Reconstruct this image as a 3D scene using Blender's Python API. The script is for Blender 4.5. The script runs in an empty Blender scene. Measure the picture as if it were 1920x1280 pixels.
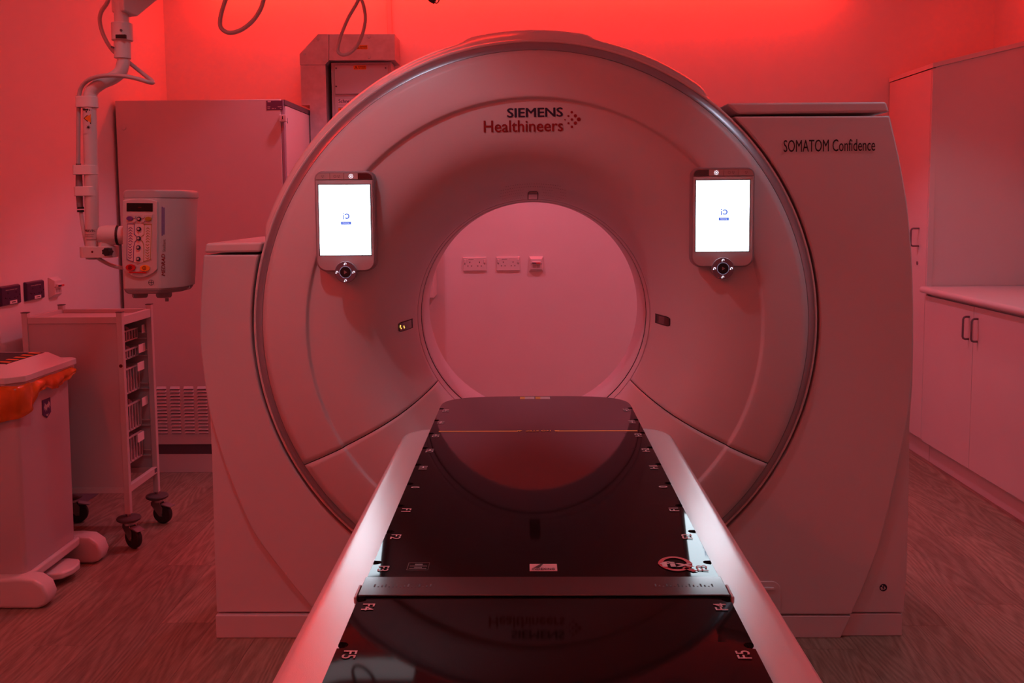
import bpy, math, random
from mathutils import Vector, Matrix
random.seed(7)
sc = bpy.context.scene
col = sc.collection
PI = math.pi

# ------------------------------------------------------------------ camera
FPX, CXP, CYP = 1771.4, 960.0, 536.4            # focal length and principal point in photo pixels
PITCH, YAW, ROLL = 0.0872, 0.016936, -0.007936
CAM = Vector((-0.0192, -3.05, 1.44))
_f = Vector((-math.sin(YAW) * math.cos(PITCH), math.cos(YAW) * math.cos(PITCH), -math.sin(PITCH)))
_rt = Vector((math.cos(YAW), math.sin(YAW), 0.0))
_up = _rt.cross(_f)
_R = math.cos(ROLL) * _rt + math.sin(ROLL) * _up
_U = -math.sin(ROLL) * _rt + math.cos(ROLL) * _up
cd = bpy.data.cameras.new('camera')
cd.sensor_width = 36.0
cd.lens = FPX * 36.0 / 1920.0
cd.shift_x = 0.0
cd.shift_y = -(640.0 - CYP) / 1920.0
cd.clip_start = 0.05
co = bpy.data.objects.new('camera', cd)
col.objects.link(co)
m3 = Matrix((_R, _U, -_f)).transposed()
co.matrix_world = Matrix.Translation(CAM) @ m3.to_4x4()
sc.camera = co


def P(px, py, X=None, Y=None, Z=None):
    """photo pixel -> world point on the plane X=, Y= or Z="""
    d = _f + _R * ((px - CXP) / FPX) + _U * ((CYP - py) / FPX)
    if X is not None:
        t = (X - CAM.x) / d.x
    elif Y is not None:
        t = (Y - CAM.y) / d.y
    else:
        t = (Z - CAM.z) / d.z
    return CAM + d * t


# ------------------------------------------------------------------ light and exposure
sc.view_settings.view_transform = 'Standard'
sc.view_settings.look = 'None'
sc.view_settings.gamma = 1.0
sc.view_settings.exposure = 0.0
sc.view_settings.use_curve_mapping = False
w = bpy.data.worlds.new('world')
sc.world = w
w.use_nodes = True
w.node_tree.nodes['Background'].inputs[0].default_value = (0.0, 0.0, 0.0, 1)
w.node_tree.nodes['Background'].inputs[1].default_value = 0.0
LED_RED = (1.0, 0.017, 0.007)
FILL_PINK = (1.0, 0.35, 0.54)   # tint of the added fill lamps behind the scanner
FILL_WHITE = (0.78, 0.84, 1.0)
LED_BACK = 35.0         # cove strip on the back wall
LED_SIDE = 11.0         # cove strip above the cupboards
LED_FILL_LEFT = 36.0         # unseen strip added above the left wall for red fill
LED_FILL_MID = 28.0          # unseen ceiling strip added to redden the cabinet side
FILL_REAR = 36.0        # added fill lamps behind the scanner, watts
FILL_FRONT = 17.0       # added fill lamps on the front and worktop side, watts
LED_FILL_FRONT = 25.0        # unseen strip added behind the camera for red fill
PANEL_COL = (0.80, 0.93, 1.0)
PANEL_STRENGTH = 1.0    # rear panel
PANEL_FRONT = 0.3       # panel over the front of the room
FILL_WINDOW = 0.15   # glowing window added behind the camera for neutral fill
SCREEN_STRENGTH = 8.0


# ------------------------------------------------------------------ materials
def mat(name, colr, rough=0.5, metal=0.0, var=0.03, vscale=6.0, bump=0.0, bscale=200.0, coat=0.0, spec=0.5,
        emit=None, estr=0.0, trans=0.0, alpha=1.0, rvar=0.0, crough=0.04):
    m = bpy.data.materials.new(name)
    m.use_nodes = True
    nt = m.node_tree
    b = nt.nodes['Principled BSDF']
    tc = nt.nodes.new('ShaderNodeTexCoord')
    nz = nt.nodes.new('ShaderNodeTexNoise')
    nz.inputs['Scale'].default_value = vscale
    nz.inputs['Detail'].default_value = 4
    nt.links.new(tc.outputs['Object'], nz.inputs['Vector'])
    mx = nt.nodes.new('ShaderNodeMix')
    mx.data_type = 'RGBA'
    lo = [max(0, c * (1 - var)) for c in colr]
    hi = [min(1, c * (1 + var)) for c in colr]
    mx.inputs[6].default_value = (*lo, 1)
    mx.inputs[7].default_value = (*hi, 1)
    nt.links.new(nz.outputs['Fac'], mx.inputs[0])
    nt.links.new(mx.outputs[2], b.inputs['Base Color'])
    b.inputs['Roughness'].default_value = rough
    if rvar:
        mr = nt.nodes.new('ShaderNodeMapRange')
        mr.inputs[3].default_value = max(0.02, rough - rvar)
        mr.inputs[4].default_value = rough + rvar
        nt.links.new(nz.outputs['Fac'], mr.inputs[0])
        nt.links.new(mr.outputs[0], b.inputs['Roughness'])
    b.inputs['Metallic'].default_value = metal
    b.inputs['Specular IOR Level'].default_value = spec
    b.inputs['Coat Weight'].default_value = coat
    b.inputs['Coat Roughness'].default_value = crough
    b.inputs['Transmission Weight'].default_value = trans
    b.inputs['Alpha'].default_value = alpha
    if bump:
        n2 = nt.nodes.new('ShaderNodeTexNoise')
        n2.inputs['Scale'].default_value = bscale
        n2.inputs['Detail'].default_value = 3
        nt.links.new(tc.outputs['Object'], n2.inputs['Vector'])
        bp = nt.nodes.new('ShaderNodeBump')
        bp.inputs['Strength'].default_value = bump
        bp.inputs['Distance'].default_value = 0.002
        nt.links.new(n2.outputs['Fac'], bp.inputs['Height'])
        nt.links.new(bp.outputs[0], b.inputs['Normal'])
    if emit:
        b.inputs['Emission Color'].default_value = (*emit, 1)
        b.inputs['Emission Strength'].default_value = estr
    return m


def wood_mat():
    m = bpy.data.materials.new('wood_vinyl')
    m.use_nodes = True
    nt = m.node_tree
    N = nt.nodes.new
    L = nt.links.new
    b = nt.nodes['Principled BSDF']
    tc = N('ShaderNodeTexCoord')
    oi = N('ShaderNodeObjectInfo')
    mul = N('ShaderNodeVectorMath'); mul.operation = 'MULTIPLY'
    mul.inputs[1].default_value = (1.0, 0.10, 1.0)
    L(tc.outputs['Object'], mul.inputs[0])
    off = N('ShaderNodeVectorMath'); off.operation = 'ADD'
    sc_ = N('ShaderNodeMath'); sc_.operation = 'MULTIPLY'; sc_.inputs[1].default_value = 57.0
    L(oi.outputs['Random'], sc_.inputs[0])
    cmb = N('ShaderNodeCombineXYZ')
    L(sc_.outputs[0], cmb.inputs[0]); L(sc_.outputs[0], cmb.inputs[1])
    L(mul.outputs[0], off.inputs[0]); L(cmb.outputs[0], off.inputs[1])
    nz = N('ShaderNodeTexNoise'); nz.inputs['Scale'].default_value = 7.0
    nz.inputs['Detail'].default_value = 1.5; nz.inputs['Roughness'].default_value = 0.35
    L(off.outputs[0], nz.inputs['Vector'])
    m1 = N('ShaderNodeMath'); m1.operation = 'MULTIPLY'; m1.inputs[1].default_value = 120.0
    L(nz.outputs['Fac'], m1.inputs[0])
    sn = N('ShaderNodeMath'); sn.operation = 'SINE'
    L(m1.outputs[0], sn.inputs[0])
    fine = N('ShaderNodeTexNoise'); fine.inputs['Scale'].default_value = 150.0
    fine.inputs['Detail'].default_value = 3
    L(off.outputs[0], fine.inputs['Vector'])
    mr = N('ShaderNodeMapRange'); mr.inputs[1].default_value = -1; mr.inputs[2].default_value = 1
    L(sn.outputs[0], mr.inputs[0])
    add = N('ShaderNodeMath'); add.operation = 'ADD'
    h = N('ShaderNodeMath'); h.operation = 'MULTIPLY'; h.inputs[1].default_value = 0.32
    L(mr.outputs[0], h.inputs[0])
    h2 = N('ShaderNodeMath'); h2.operation = 'MULTIPLY'; h2.inputs[1].default_value = 0.95
    L(fine.outputs['Fac'], h2.inputs[0])
    L(h.outputs[0], add.inputs[0]); L(h2.outputs[0], add.inputs[1])
    cr = N('ShaderNodeValToRGB')
    cr.color_ramp.elements[0].position = 0.2; cr.color_ramp.elements[0].color = (0.155, 0.098, 0.068, 1)
    cr.color_ramp.elements[1].position = 0.95; cr.color_ramp.elements[1].color = (0.36, 0.265, 0.20, 1)
    L(add.outputs[0], cr.inputs[0])
    hv = N('ShaderNodeHueSaturation')
    mv = N('ShaderNodeMapRange'); mv.inputs[3].default_value = 0.85; mv.inputs[4].default_value = 1.15
    L(oi.outputs['Random'], mv.inputs[0]); L(mv.outputs[0], hv.inputs['Value'])
    L(cr.outputs[0], hv.inputs['Color'])
    L(hv.outputs[0], b.inputs['Base Color'])
    b.inputs['Roughness'].default_value = 0.48
    bp = N('ShaderNodeBump'); bp.inputs['Strength'].default_value = 0.25; bp.inputs['Distance'].default_value = 0.001
    L(add.outputs[0], bp.inputs['Height']); L(bp.outputs[0], b.inputs['Normal'])
    return m


M = {}
M['wall'] = mat('wall_paint', (0.80, 0.79, 0.785), 0.75, bump=0.08, bscale=400)
M['ceil'] = mat('ceiling_paint', (0.78, 0.78, 0.77), 0.85, bump=0.05)
M['wood'] = wood_mat()
M['subfloor'] = mat('subfloor_grey', (0.08, 0.06, 0.05), 0.8)
M['skirt'] = mat('skirting_grey', (0.16, 0.14, 0.19), 0.5)
M['gantry'] = mat('scanner_shell', (0.655, 0.64, 0.655), 0.42, bump=0.10, bscale=900)
M['gantry_rim'] = mat('scanner_gloss_rim', (0.70, 0.68, 0.68), 0.24)
M['etched'] = mat('etched_steel', (0.06, 0.055, 0.06), 0.5, metal=0.6)
M['silver'] = mat('silver_band', (0.42, 0.42, 0.46), 0.34, metal=0.75, var=0.06, vscale=12)
M['black'] = mat('black_plastic', (0.012, 0.012, 0.013), 0.45)
M['dark'] = mat('dark_gap', (0.01, 0.008, 0.008), 0.8)
M['glassred'] = mat('laser_glass', (0.05, 0.006, 0.006), 0.08, coat=1.0)
M['amber'] = mat('amber_indicator', (0.8, 0.5, 0.1), 0.4, emit=(1.0, 0.62, 0.12), estr=1.6)
M['navy'] = mat('navy_print', (0.012, 0.014, 0.045), 0.5)
M['redprint'] = mat('red_print', (0.30, 0.004, 0.006), 0.5)
M['blackprint'] = mat('black_print', (0.008, 0.007, 0.008), 0.5)
M['whiteprint'] = mat('white_print', (0.80, 0.76, 0.76), 0.5)
M['pinkprint'] = mat('pale_print', (0.62, 0.52, 0.54), 0.5)
M['screen'] = mat('screen_lit', (0.9, 0.9, 0.9), 0.3, emit=(0.74, 0.90, 1.0), estr=SCREEN_STRENGTH)
M['screenblue'] = mat('screen_blue', (0.03, 0.06, 0.3), 0.3, emit=(0.10, 0.20, 0.80), estr=0.9)
M['softwhite'] = mat('screen_text', (0.5, 0.5, 0.5), 0.3, emit=(0.85, 0.9, 1.0), estr=1.3)
M['ringlight'] = mat('jog_glow', (0.4, 0.4, 0.5), 0.3, emit=(0.6, 0.65, 1.0), estr=0.45)
M['iconwhite'] = mat('icon_lit', (0.9, 0.9, 0.95), 0.4, emit=(0.85, 0.88, 1.0), estr=1.5)
M['bezel'] = mat('panel_bezel', (0.52, 0.50, 0.51), 0.4)
M['bezel_edge'] = mat('panel_edge', (0.33, 0.29, 0.31), 0.35)
M['jog'] = mat('jog_ring', (0.22, 0.16, 0.19), 0.3)
M['button'] = mat('panel_button', (0.55, 0.47, 0.46), 0.4)
M['icongrey'] = mat('icon_grey', (0.30, 0.24, 0.24), 0.5)
M['darkred'] = mat('dark_red_window', (0.11, 0.003, 0.004), 0.12)
M['tablewhite'] = mat('table_enamel', (0.70, 0.685, 0.69), 0.265, bump=0.12, bscale=700, spec=1.0, coat=0.8, crough=0.25)
M['carbon'] = mat('black_carbon_gloss', (0.005, 0.004, 0.005), 0.04, var=0.1, vscale=40, bump=0.02, bscale=9, spec=0.14)
M['steel'] = mat('brushed_steel', (0.17, 0.16, 0.16), 0.13, metal=0.9, var=0.06, vscale=60)
M['yellow'] = mat('yellow_line', (0.75, 0.42, 0.10), 0.5)
M['cabwhite'] = mat('cabinet_enamel', (0.66, 0.64, 0.63), 0.45, bump=0.06, bscale=600)
M['cabdark'] = mat('cabinet_trim_and_gap_shade', (0.10, 0.09, 0.11), 0.4)
M['striptrim'] = mat('cabinet_edge_strip', (0.33, 0.28, 0.36), 0.4)
M['label'] = mat('purple_label', (0.13, 0.05, 0.12), 0.5)
M['galv'] = mat('galvanised_steel', (0.46, 0.45, 0.46), 0.42, metal=0.45, var=0.28, vscale=25, rvar=0.1)
M['boxgrey'] = mat('isolator_grey', (0.45, 0.44, 0.46), 0.45)
M['orange'] = mat('orange_sticker', (0.75, 0.20, 0.01), 0.5)
M['armwhite'] = mat('arm_enamel', (0.60, 0.58, 0.58), 0.4)
M['clip'] = mat('translucent_clip', (0.70, 0.66, 0.66), 0.35)
M['cable'] = mat('grey_cable', (0.42, 0.38, 0.38), 0.38)
M['cablewhite'] = mat('pale_cable', (0.55, 0.51, 0.51), 0.38)
M['connector'] = mat('dark_connector', (0.05, 0.04, 0.045), 0.4)
M['inj'] = mat('injector_shell', (0.54, 0.51, 0.51), 0.4)
M['injcap'] = mat('injector_cap', (0.42, 0.40, 0.41), 0.35)
M['injbase'] = mat('injector_smoky_base', (0.22, 0.18, 0.19), 0.25)
M['injpad'] = mat('injector_pad', (0.72, 0.64, 0.62), 0.45)
M['purple'] = mat('purple_key', (0.16, 0.05, 0.26), 0.4)
M['olive'] = mat('olive_key', (0.36, 0.25, 0.02), 0.4)
M['stopred'] = mat('red_key', (0.55, 0.008, 0.01), 0.35)
M['startor'] = mat('orange_key', (0.85, 0.30, 0.02), 0.35)
M['display'] = mat('black_display', (0.006, 0.004, 0.004), 0.12)
M['purpsock'] = mat('purple_socket', (0.045, 0.018, 0.075), 0.3)
M['sockwhite'] = mat('white_socket', (0.74, 0.71, 0.70), 0.3)
M['hole'] = mat('pin_hole', (0.005, 0.005, 0.005), 0.7)
M['redlamp'] = mat('red_switch_flag', (0.7, 0.02, 0.03), 0.4)
M['trolley'] = mat('trolley_enamel', (0.56, 0.52, 0.51), 0.42)
M['trolleypanel'] = mat('trolley_panel', (0.50, 0.46, 0.46), 0.5)
M['basket'] = mat('clear_basket', (0.60, 0.50, 0.50), 0.3)
M['packet'] = mat('packet_mixed', (0.35, 0.22, 0.25), 0.35, var=0.6, vscale=30)
M['tag'] = mat('tag_card', (0.78, 0.72, 0.72), 0.5)
M['rubber'] = mat('castor_rubber', (0.022, 0.018, 0.020), 0.55)
M['bumper'] = mat('bumper_grey', (0.085, 0.070, 0.075), 0.55)
M['chrome'] = mat('castor_steel', (0.36, 0.34, 0.35), 0.28, metal=0.85)
M['pedal'] = mat('castor_brake', (0.22, 0.17, 0.19), 0.45)
M['bin'] = mat('bin_plastic', (0.52, 0.47, 0.48), 0.16)
M['binlid'] = mat('bin_lid', (0.66, 0.62, 0.61), 0.32)
M['bag'] = mat('orange_bag', (0.70, 0.16, 0.012), 0.25, var=0.45, vscale=14, alpha=0.80, bump=1.0, bscale=22)
M['crest'] = mat('purple_crest', (0.07, 0.03, 0.13), 0.5)
M['laminate'] = mat('white_laminate', (0.68, 0.665, 0.66), 0.42)
M['worktop'] = mat('worktop', (0.66, 0.64, 0.64), 0.30)
M['handle'] = mat('d_handle', (0.20, 0.14, 0.16), 0.35, metal=0.3)
M['trunk'] = mat('white_trunking', (0.60, 0.58, 0.58), 0.5)
M['led'] = mat('led_red', (0.5, 0.02, 0.02), 0.5, emit=LED_RED, estr=LED_BACK)
M['led2'] = mat('led_red_side', (0.5, 0.02, 0.02), 0.5, emit=LED_RED, estr=LED_SIDE)
M['led4'] = mat('led_fill_left', (0.5, 0.02, 0.02), 0.5, emit=LED_RED, estr=LED_FILL_LEFT)
M['led5'] = mat('led_fill_mid', (0.5, 0.02, 0.02), 0.5, emit=LED_RED, estr=LED_FILL_MID)
M['led3'] = mat('led_fill_front', (0.5, 0.02, 0.02), 0.5, emit=LED_RED, estr=LED_FILL_FRONT)
M['panel'] = mat('light_diffuser', (0.8, 0.8, 0.8), 0.5, emit=PANEL_COL, estr=PANEL_STRENGTH)
M['panel2'] = mat('light_diffuser_front', (0.8, 0.8, 0.8), 0.5, emit=PANEL_COL, estr=PANEL_FRONT)
M['frame'] = mat('light_frame', (0.6, 0.6, 0.6), 0.4)


# ------------------------------------------------------------------ mesh helpers
class MB:
    def __init__(s):
        s.v = []
        s.f = []

    def add(s, vs, fs):
        o = len(s.v)
        s.v += [tuple(p) for p in vs]
        s.f += [tuple(i + o for i in f) for f in fs]
        return s

    def box(s, x0, x1, y0, y1, z0, z1):
        return s.add([(x0, y0, z0), (x1, y0, z0), (x1, y1, z0), (x0, y1, z0), (x0, y0, z1), (x1, y0, z1), (x1, y1, z1), (x0, y1, z1)],
                     [(0, 3, 2, 1), (4, 5, 6, 7), (0, 1, 5, 4), (1, 2, 6, 5), (2, 3, 7, 6), (3, 0, 4, 7)])

    def frustum(s, q0, q1):
        """two quads (each 4 points, same winding)"""
        return s.add(list(q0) + list(q1), [(3, 2, 1, 0), (4, 5, 6, 7), (0, 1, 5, 4), (1, 2, 6, 5), (2, 3, 7, 6), (3, 0, 4, 7)])

    def prism(s, poly, lo, hi, axis='y'):
        n = len(poly)
        a = sum(poly[i][0] * poly[(i + 1) % n][1] - poly[(i + 1) % n][0] * poly[i][1] for i in range(n))
        if a < 0:
            poly = poly[::-1]
        if axis == 'y':
            mk = lambda p, t: (p[0], t, p[1]); flip = True
        elif axis == 'x':
            mk = lambda p, t: (t, p[0], p[1]); flip = False
        else:
            mk = lambda p, t: (p[0], p[1], t); flip = False
        A = [mk(p, lo) for p in poly]
        B = [mk(p, hi) for p in poly]
        fs = [tuple(range(n - 1, -1, -1)), tuple(range(n, 2 * n))] + [(i, (i + 1) % n, n + (i + 1) % n, n + i) for i in range(n)]
        if flip:
            fs = [f[::-1] for f in fs]
        return s.add(A + B, fs)

    def loft(s, rings, closed=True, cap=True):
        n = len(rings[0])
        vs = [p for r in rings for p in r]
        fs = []
        for k in range(len(rings) - 1):
            for i in range(n if closed else n - 1):
                j = (i + 1) % n
                fs.append((k * n + i, k * n + j, (k + 1) * n + j, (k + 1) * n + i))
        if cap and closed:
            fs.append(tuple(range(n - 1, -1, -1)))
            fs.append(tuple(range((len(rings) - 1) * n, len(rings) * n)))
        return s.add(vs, fs)

    def tube(s, pts, r, n=10, cap=True):
        pts = [Vector(p) for p in pts]
        rings = []
        t0 = (pts[1] - pts[0]).normalized()
        u = t0.orthogonal().normalized()
        for i, p in enumerate(pts):
            if i == 0:
                t = pts[1] - pts[0]
            elif i == len(pts) - 1:
                t = pts[-1] - pts[-2]
            else:
                t = (pts[i + 1] - pts[i]).normalized() + (pts[i] - pts[i - 1]).normalized()
            t = t.normalized()
            u = (u - t * u.dot(t)).normalized()
            v = t.cross(u)
            rr = r[i] if isinstance(r, (list, tuple)) else r
            rings.append([p + (u * math.cos(2 * PI * k / n) + v * math.sin(2 * PI * k / n)) * rr for k in range(n)])
        return s.loft(rings, True, cap)

    def cyl(s, p0, p1, r0, r1=None, n=20):
        return s.tube([p0, p1], [r0, r0 if r1 is None else r1], n)

    def disc(s, c, nrm, r, n=20, ry=None):
        c = Vector(c); nrm = Vector(nrm).normalized()
        ref = Vector((0, 0, 1)) if abs(nrm.z) < 0.9 else Vector((0, 1, 0))
        u = ref.cross(nrm).normalized(); v = nrm.cross(u)
        ry = ry or r
        return s.add([c + u * r * math.cos(2 * PI * k / n) + v * ry * math.sin(2 * PI * k / n) for k in range(n)], [tuple(range(n))])


def spline(pts, sub=8):
    pts = [Vector(p) for p in pts]
    out = []
    n = len(pts)
    for i in range(n - 1):
        p0 = pts[max(i - 1, 0)]; p1 = pts[i]; p2 = pts[i + 1]; p3 = pts[min(i + 2, n - 1)]
        for k in range(sub):
            t = k / sub
            out.append(0.5 * ((2 * p1) + (-p0 + p2) * t + (2 * p0 - 5 * p1 + 4 * p2 - p3) * t * t + (-p0 + 3 * p1 - 3 * p2 + p3) * t ** 3))
    out.append(pts[-1])
    return out


def interp(tab, x):
    """monotone-ish smooth interpolation in a table of (x, y) sorted by x"""
    if x <= tab[0][0]: return tab[0][1]
    if x >= tab[-1][0]: return tab[-1][1]
    for i in range(len(tab) - 1):
        if tab[i][0] <= x <= tab[i + 1][0]:
            x0, y0 = tab[i]; x1, y1 = tab[i + 1]
            h = x1 - x0
            def sl(k):
                if k <= 0 or k >= len(tab) - 1: 
                    k0 = max(0, min(len(tab) - 2, k - (1 if k > 0 else 0)))
                    return (tab[k0 + 1][1] - tab[k0][1]) / (tab[k0 + 1][0] - tab[k0][0])
                a = (tab[k][1] - tab[k - 1][1]) / (tab[k][0] - tab[k - 1][0])
                b = (tab[k + 1][1] - tab[k][1]) / (tab[k + 1][0] - tab[k][0])
                return 0 if a * b <= 0 else 2 * a * b / (a + b)
            m0, m1 = sl(i), sl(i + 1)
            t = (x - x0) / h
            return ((2 * t ** 3 - 3 * t * t + 1) * y0 + (t ** 3 - 2 * t * t + t) * h * m0 + (-2 * t ** 3 + 3 * t * t) * y1 + (t ** 3 - t * t) * h * m1)
    return tab[-1][1]


def sstep(a, b, x):
    t = max(0.0, min(1.0, (x - a) / (b - a)))
    return t * t * (3 - 2 * t)


ORG = {}


def setp(o, label=None, cat=None, group=None, kind=None):
    if label: o['label'] = label
    if cat: o['category'] = cat
    if group: o['group'] = group
    if kind: o['kind'] = kind
    return o


def thing(name, loc, label, cat, group=None, rotz=0.0):
    o = bpy.data.objects.new(name, None)
    o.empty_display_size = 0.1
    col.objects.link(o)
    o.location = loc
    o.rotation_euler = (0, 0, rotz)
    ORG[o.name] = Vector(loc)
    return setp(o, label, cat, group)


def finish(me, angle=38):
    for p in me.polygons:
        p.use_smooth = True
    me.set_sharp_from_angle(angle=math.radians(angle))
    me.validate()


def obj(name, mb, material, parent=None, bevel=0.0, seg=2, local=False, solid=0.0, label=None, angle=38, org=None, sub=0):
    """mesh object; coordinates are world unless local; parent keeps the world place"""
    me = bpy.data.meshes.new(name)
    o = bpy.data.objects.new(name, me)
    col.objects.link(o)
    if parent is not None:
        base = ORG[parent.name]
        o.parent = parent
    else:
        base = Vector(org) if org is not None else Vector((0, 0, 0))
        if not local:
            o.location = base
    ORG[o.name] = base
    vs = mb.v if local else [(p[0] - base.x, p[1] - base.y, p[2] - base.z) for p in mb.v]
    me.from_pydata(vs, [], mb.f)
    finish(me, angle)
    me.materials.append(material)
    if solid:
        s = o.modifiers.new('solid', 'SOLIDIFY'); s.thickness = solid; s.offset = -1
    if bevel:
        b = o.modifiers.new('bevel', 'BEVEL'); b.width = bevel; b.segments = seg
        b.limit_method = 'ANGLE'; b.angle_limit = math.radians(40)
        b.harden_normals = True
    if sub:
        s = o.modifiers.new('sub', 'SUBSURF'); s.levels = sub; s.render_levels = sub
    if label: o['label'] = label
    return o


def copy_tree(o, parent=None):
    c = o.copy()
    col.objects.link(c)
    c.parent = parent
    ORG[c.name] = ORG.get(o.name, Vector((0, 0, 0)))
    for ch in list(o.children):
        copy_tree(ch, c)
    return c


_TX = {}


def text_geo(s, bold=0.0, shear=0.0):
    key = (s, bold, shear)
    if key in _TX: return _TX[key]
    cu = bpy.data.curves.new('t', 'FONT')
    cu.body = s; cu.size = 1.0; cu.resolution_u = 3; cu.offset = bold; cu.shear = shear
    ob = bpy.data.objects.new('t', cu)
    col.objects.link(ob)
    dg = bpy.context.evaluated_depsgraph_get()
    me = bpy.data.meshes.new_from_object(ob.evaluated_get(dg))
    vs = [(v.co.x, v.co.y) for v in me.vertices]
    fs = [tuple(p.vertices) for p in me.polygons]
    bpy.data.objects.remove(ob); bpy.data.curves.remove(cu); bpy.data.meshes.remove(me)
    x0 = min(v[0] for v in vs); x1 = max(v[0] for v in vs); y0 = min(v[1] for v in vs); y1 = max(v[1] for v in vs)
    _TX[key] = ([(v[0] - x0, v[1] - y0) for v in vs], fs, x1 - x0, y1 - y0)
    return _TX[key]


def text(mb, s, origin, right, up, width=None, height=None, bold=0.0, shear=0.0, center=False, proj=None):
    vs, fs, w0, h0 = text_geo(s, 0.0, shear)
    sx = (width / w0) if width else height / h0
    sy = (height / h0) if height else width / w0
    o = Vector(origin); r = Vector(right).normalized(); u = Vector(up).normalized()
    if center:
        o = o - r * (w0 * sx / 2) - u * (h0 * sy / 2)
    sh = [(0, 0)] if bold <= 0 else [(-bold, 0), (0, 0), (bold, 0), (0, bold * 0.6), (0, -bold * 0.6)]
    for (ax, ay) in sh:
        pts = [o + r * ((v[0] + ax) * sx) + u * ((v[1] + ay) * sy) for v in vs]
        if proj:
            pts = [proj(p) for p in pts]
        lift = r.cross(u) * (0.00008 * sh.index((ax, ay)))
        mb.add([p + lift for p in pts], fs)
    return mb


def rrect(x0, x1, y0, y1, r, n=5):
    rr = r if isinstance(r, (list, tuple)) else [r] * 4      # bl, br, tr, tl
    out = []
    for (cx, cy, a0, q) in ((x0, y0, PI, rr[0]), (x1, y0, 1.5 * PI, rr[1]), (x1, y1, 0, rr[2]), (x0, y1, 0.5 * PI, rr[3])):
        ox = cx + (q if cx == x0 else -q); oy = cy + (q if cy == y0 else -q)
        for k in range(n + 1):
            a = a0 + k / n * PI / 2
            out.append((ox + q * math.cos(a), oy + q * math.sin(a)))
    return out


# ------------------------------------------------------------------ room
XL, XR, YB, YF, ZC = -2.2, 2.76, 2.72, -4.6, 2.86
fl = obj('floor', MB().box(XL, XR, YF, YB, -0.06, -0.008), M['subfloor'])
setp(fl, 'wood-look vinyl plank floor of the scanner room', 'floor', kind='structure')
pw, plen = 0.18, 1.22
pm = MB().box(-pw / 2 + 0.0004, pw / 2 - 0.0004, -plen / 2 + 0.0004, plen / 2 - 0.0004, -0.008, 0.0)
pme = bpy.data.meshes.new('plank')
pme.from_pydata(pm.v, [], pm.f)
pme.materials.append(M['wood'])
nx = int((XR - XL) / pw) + 1
for i in range(nx):
    x = XL + pw * (i + 0.5)
    sx = 1.0
    if x + pw / 2 > XR:
        wv = XR - (x - pw / 2)
        sx = wv / pw; x = XR - wv / 2
    y = YF - ((i * 0.43) % 1.0) * plen
    while y < YB:
        a, b = max(y, YF), min(y + plen, YB)
        if b - a > 0.02:
            o = bpy.data.objects.new('plank', pme)
            col.objects.link(o)
            o.parent = fl
            o.location = (x, (a + b) / 2, 0)
            o.scale = (sx, (b - a) / plen, 1)
        y += plen
setp(obj('wall_back', MB().box(XL - 0.1, XR + 0.1, YB, YB + 0.1, -0.06, ZC + 0.1), M['wall']), 'white painted wall behind the scanner', 'wall', kind='structure')
setp(obj('wall_left', MB().box(XL - 0.1, XL, YF, YB, -0.06, ZC + 0.1), M['wall']), 'white painted wall beside the trolley', 'wall', kind='structure')
setp(obj('wall_right', MB().box(XR, XR + 0.1, YF, YB, -0.06, ZC + 0.1), M['wall']), 'white painted wall behind the cupboards', 'wall', kind='structure')
setp(obj('wall_front', MB().box(XL - 0.1, XR + 0.1, YF - 0.1, YF, -0.06, ZC + 0.1), M['wall']), 'white painted wall facing the scanner', 'wall', kind='structure')
setp(obj('ceiling', MB().box(XL, XR, YF, YB, ZC, ZC + 0.1), M['ceil']), 'white painted ceiling', 'ceiling', kind='structure')
setp(obj('baseboard_left', MB().box(XL, XL + 0.012, YF, 1.90, 0, 0.10), M['skirt'], bevel=0.003), 'dark purple-grey skirting along the left wall', 'skirting', kind='structure')
setp(obj('baseboard_back', MB().box(-1.2, 2.1, YB - 0.012, YB, 0, 0.10), M['skirt'], bevel=0.003), 'dark purple-grey skirting along the back wall', 'skirting', kind='structure')
a = P(727, 30, Y=YB); b = P(735, 30, Y=YB)
setp(obj('trim_1', MB().box(a.x, b.x, YB - 0.035, YB, 2.3, ZC), M['trunk'], bevel=0.003), 'slim white vertical cable trunking on the back wall', 'trunking', kind='structure')

# red cove lighting: an aluminium channel under the ceiling with an LED line in it
def cove(name, x0, x1, y0, y1, z, material, label, chan):
    t = thing(name, ((x0 + x1) / 2, (y0 + y1) / 2, z), label, 'light', 'red cove light strips')
    obj('diffuser', MB().box(x0, x1, y0, y1, z, z + 0.02), material, t)
    obj('channel', MB().box(*chan), M['frame'], t)
    return t

cove('led_strip', -1.95, 1.8, YB - 0.16, YB - 0.12, 2.76, M['led'], 'red LED cove strip above the back wall', (-1.95, 1.8, YB - 0.17, YB - 0.11, 2.78, ZC))
cove('led_strip', XR - 0.16, XR - 0.12, 1.0, 2.45, 2.76, M['led2'], 'red LED cove strip above the cupboards', (XR - 0.17, XR - 0.11, 1.0, 2.45, 2.78, ZC))
cove('led_strip', -2.1, 0.9, YF + 0.12, YF + 0.16, 2.76, M['led3'], 'added red fill strip above the wall facing the scanner', (-2.1, 0.9, YF + 0.11, YF + 0.17, 2.78, ZC))
cove('led_strip', XL + 0.12, XL + 0.16, -3.5, -0.6, 2.76, M['led4'], 'added red fill strip above the left wall', (XL + 0.11, XL + 0.17, -3.5, -0.6, 2.78, ZC))

cove('led_strip', -1.30, -0.10, 0.84, 0.88, 2.80, M['led5'], 'added red fill strip on the ceiling between the cabinet and the scanner', (-1.30, -0.10, 0.83, 0.89, 2.82, ZC))

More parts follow.
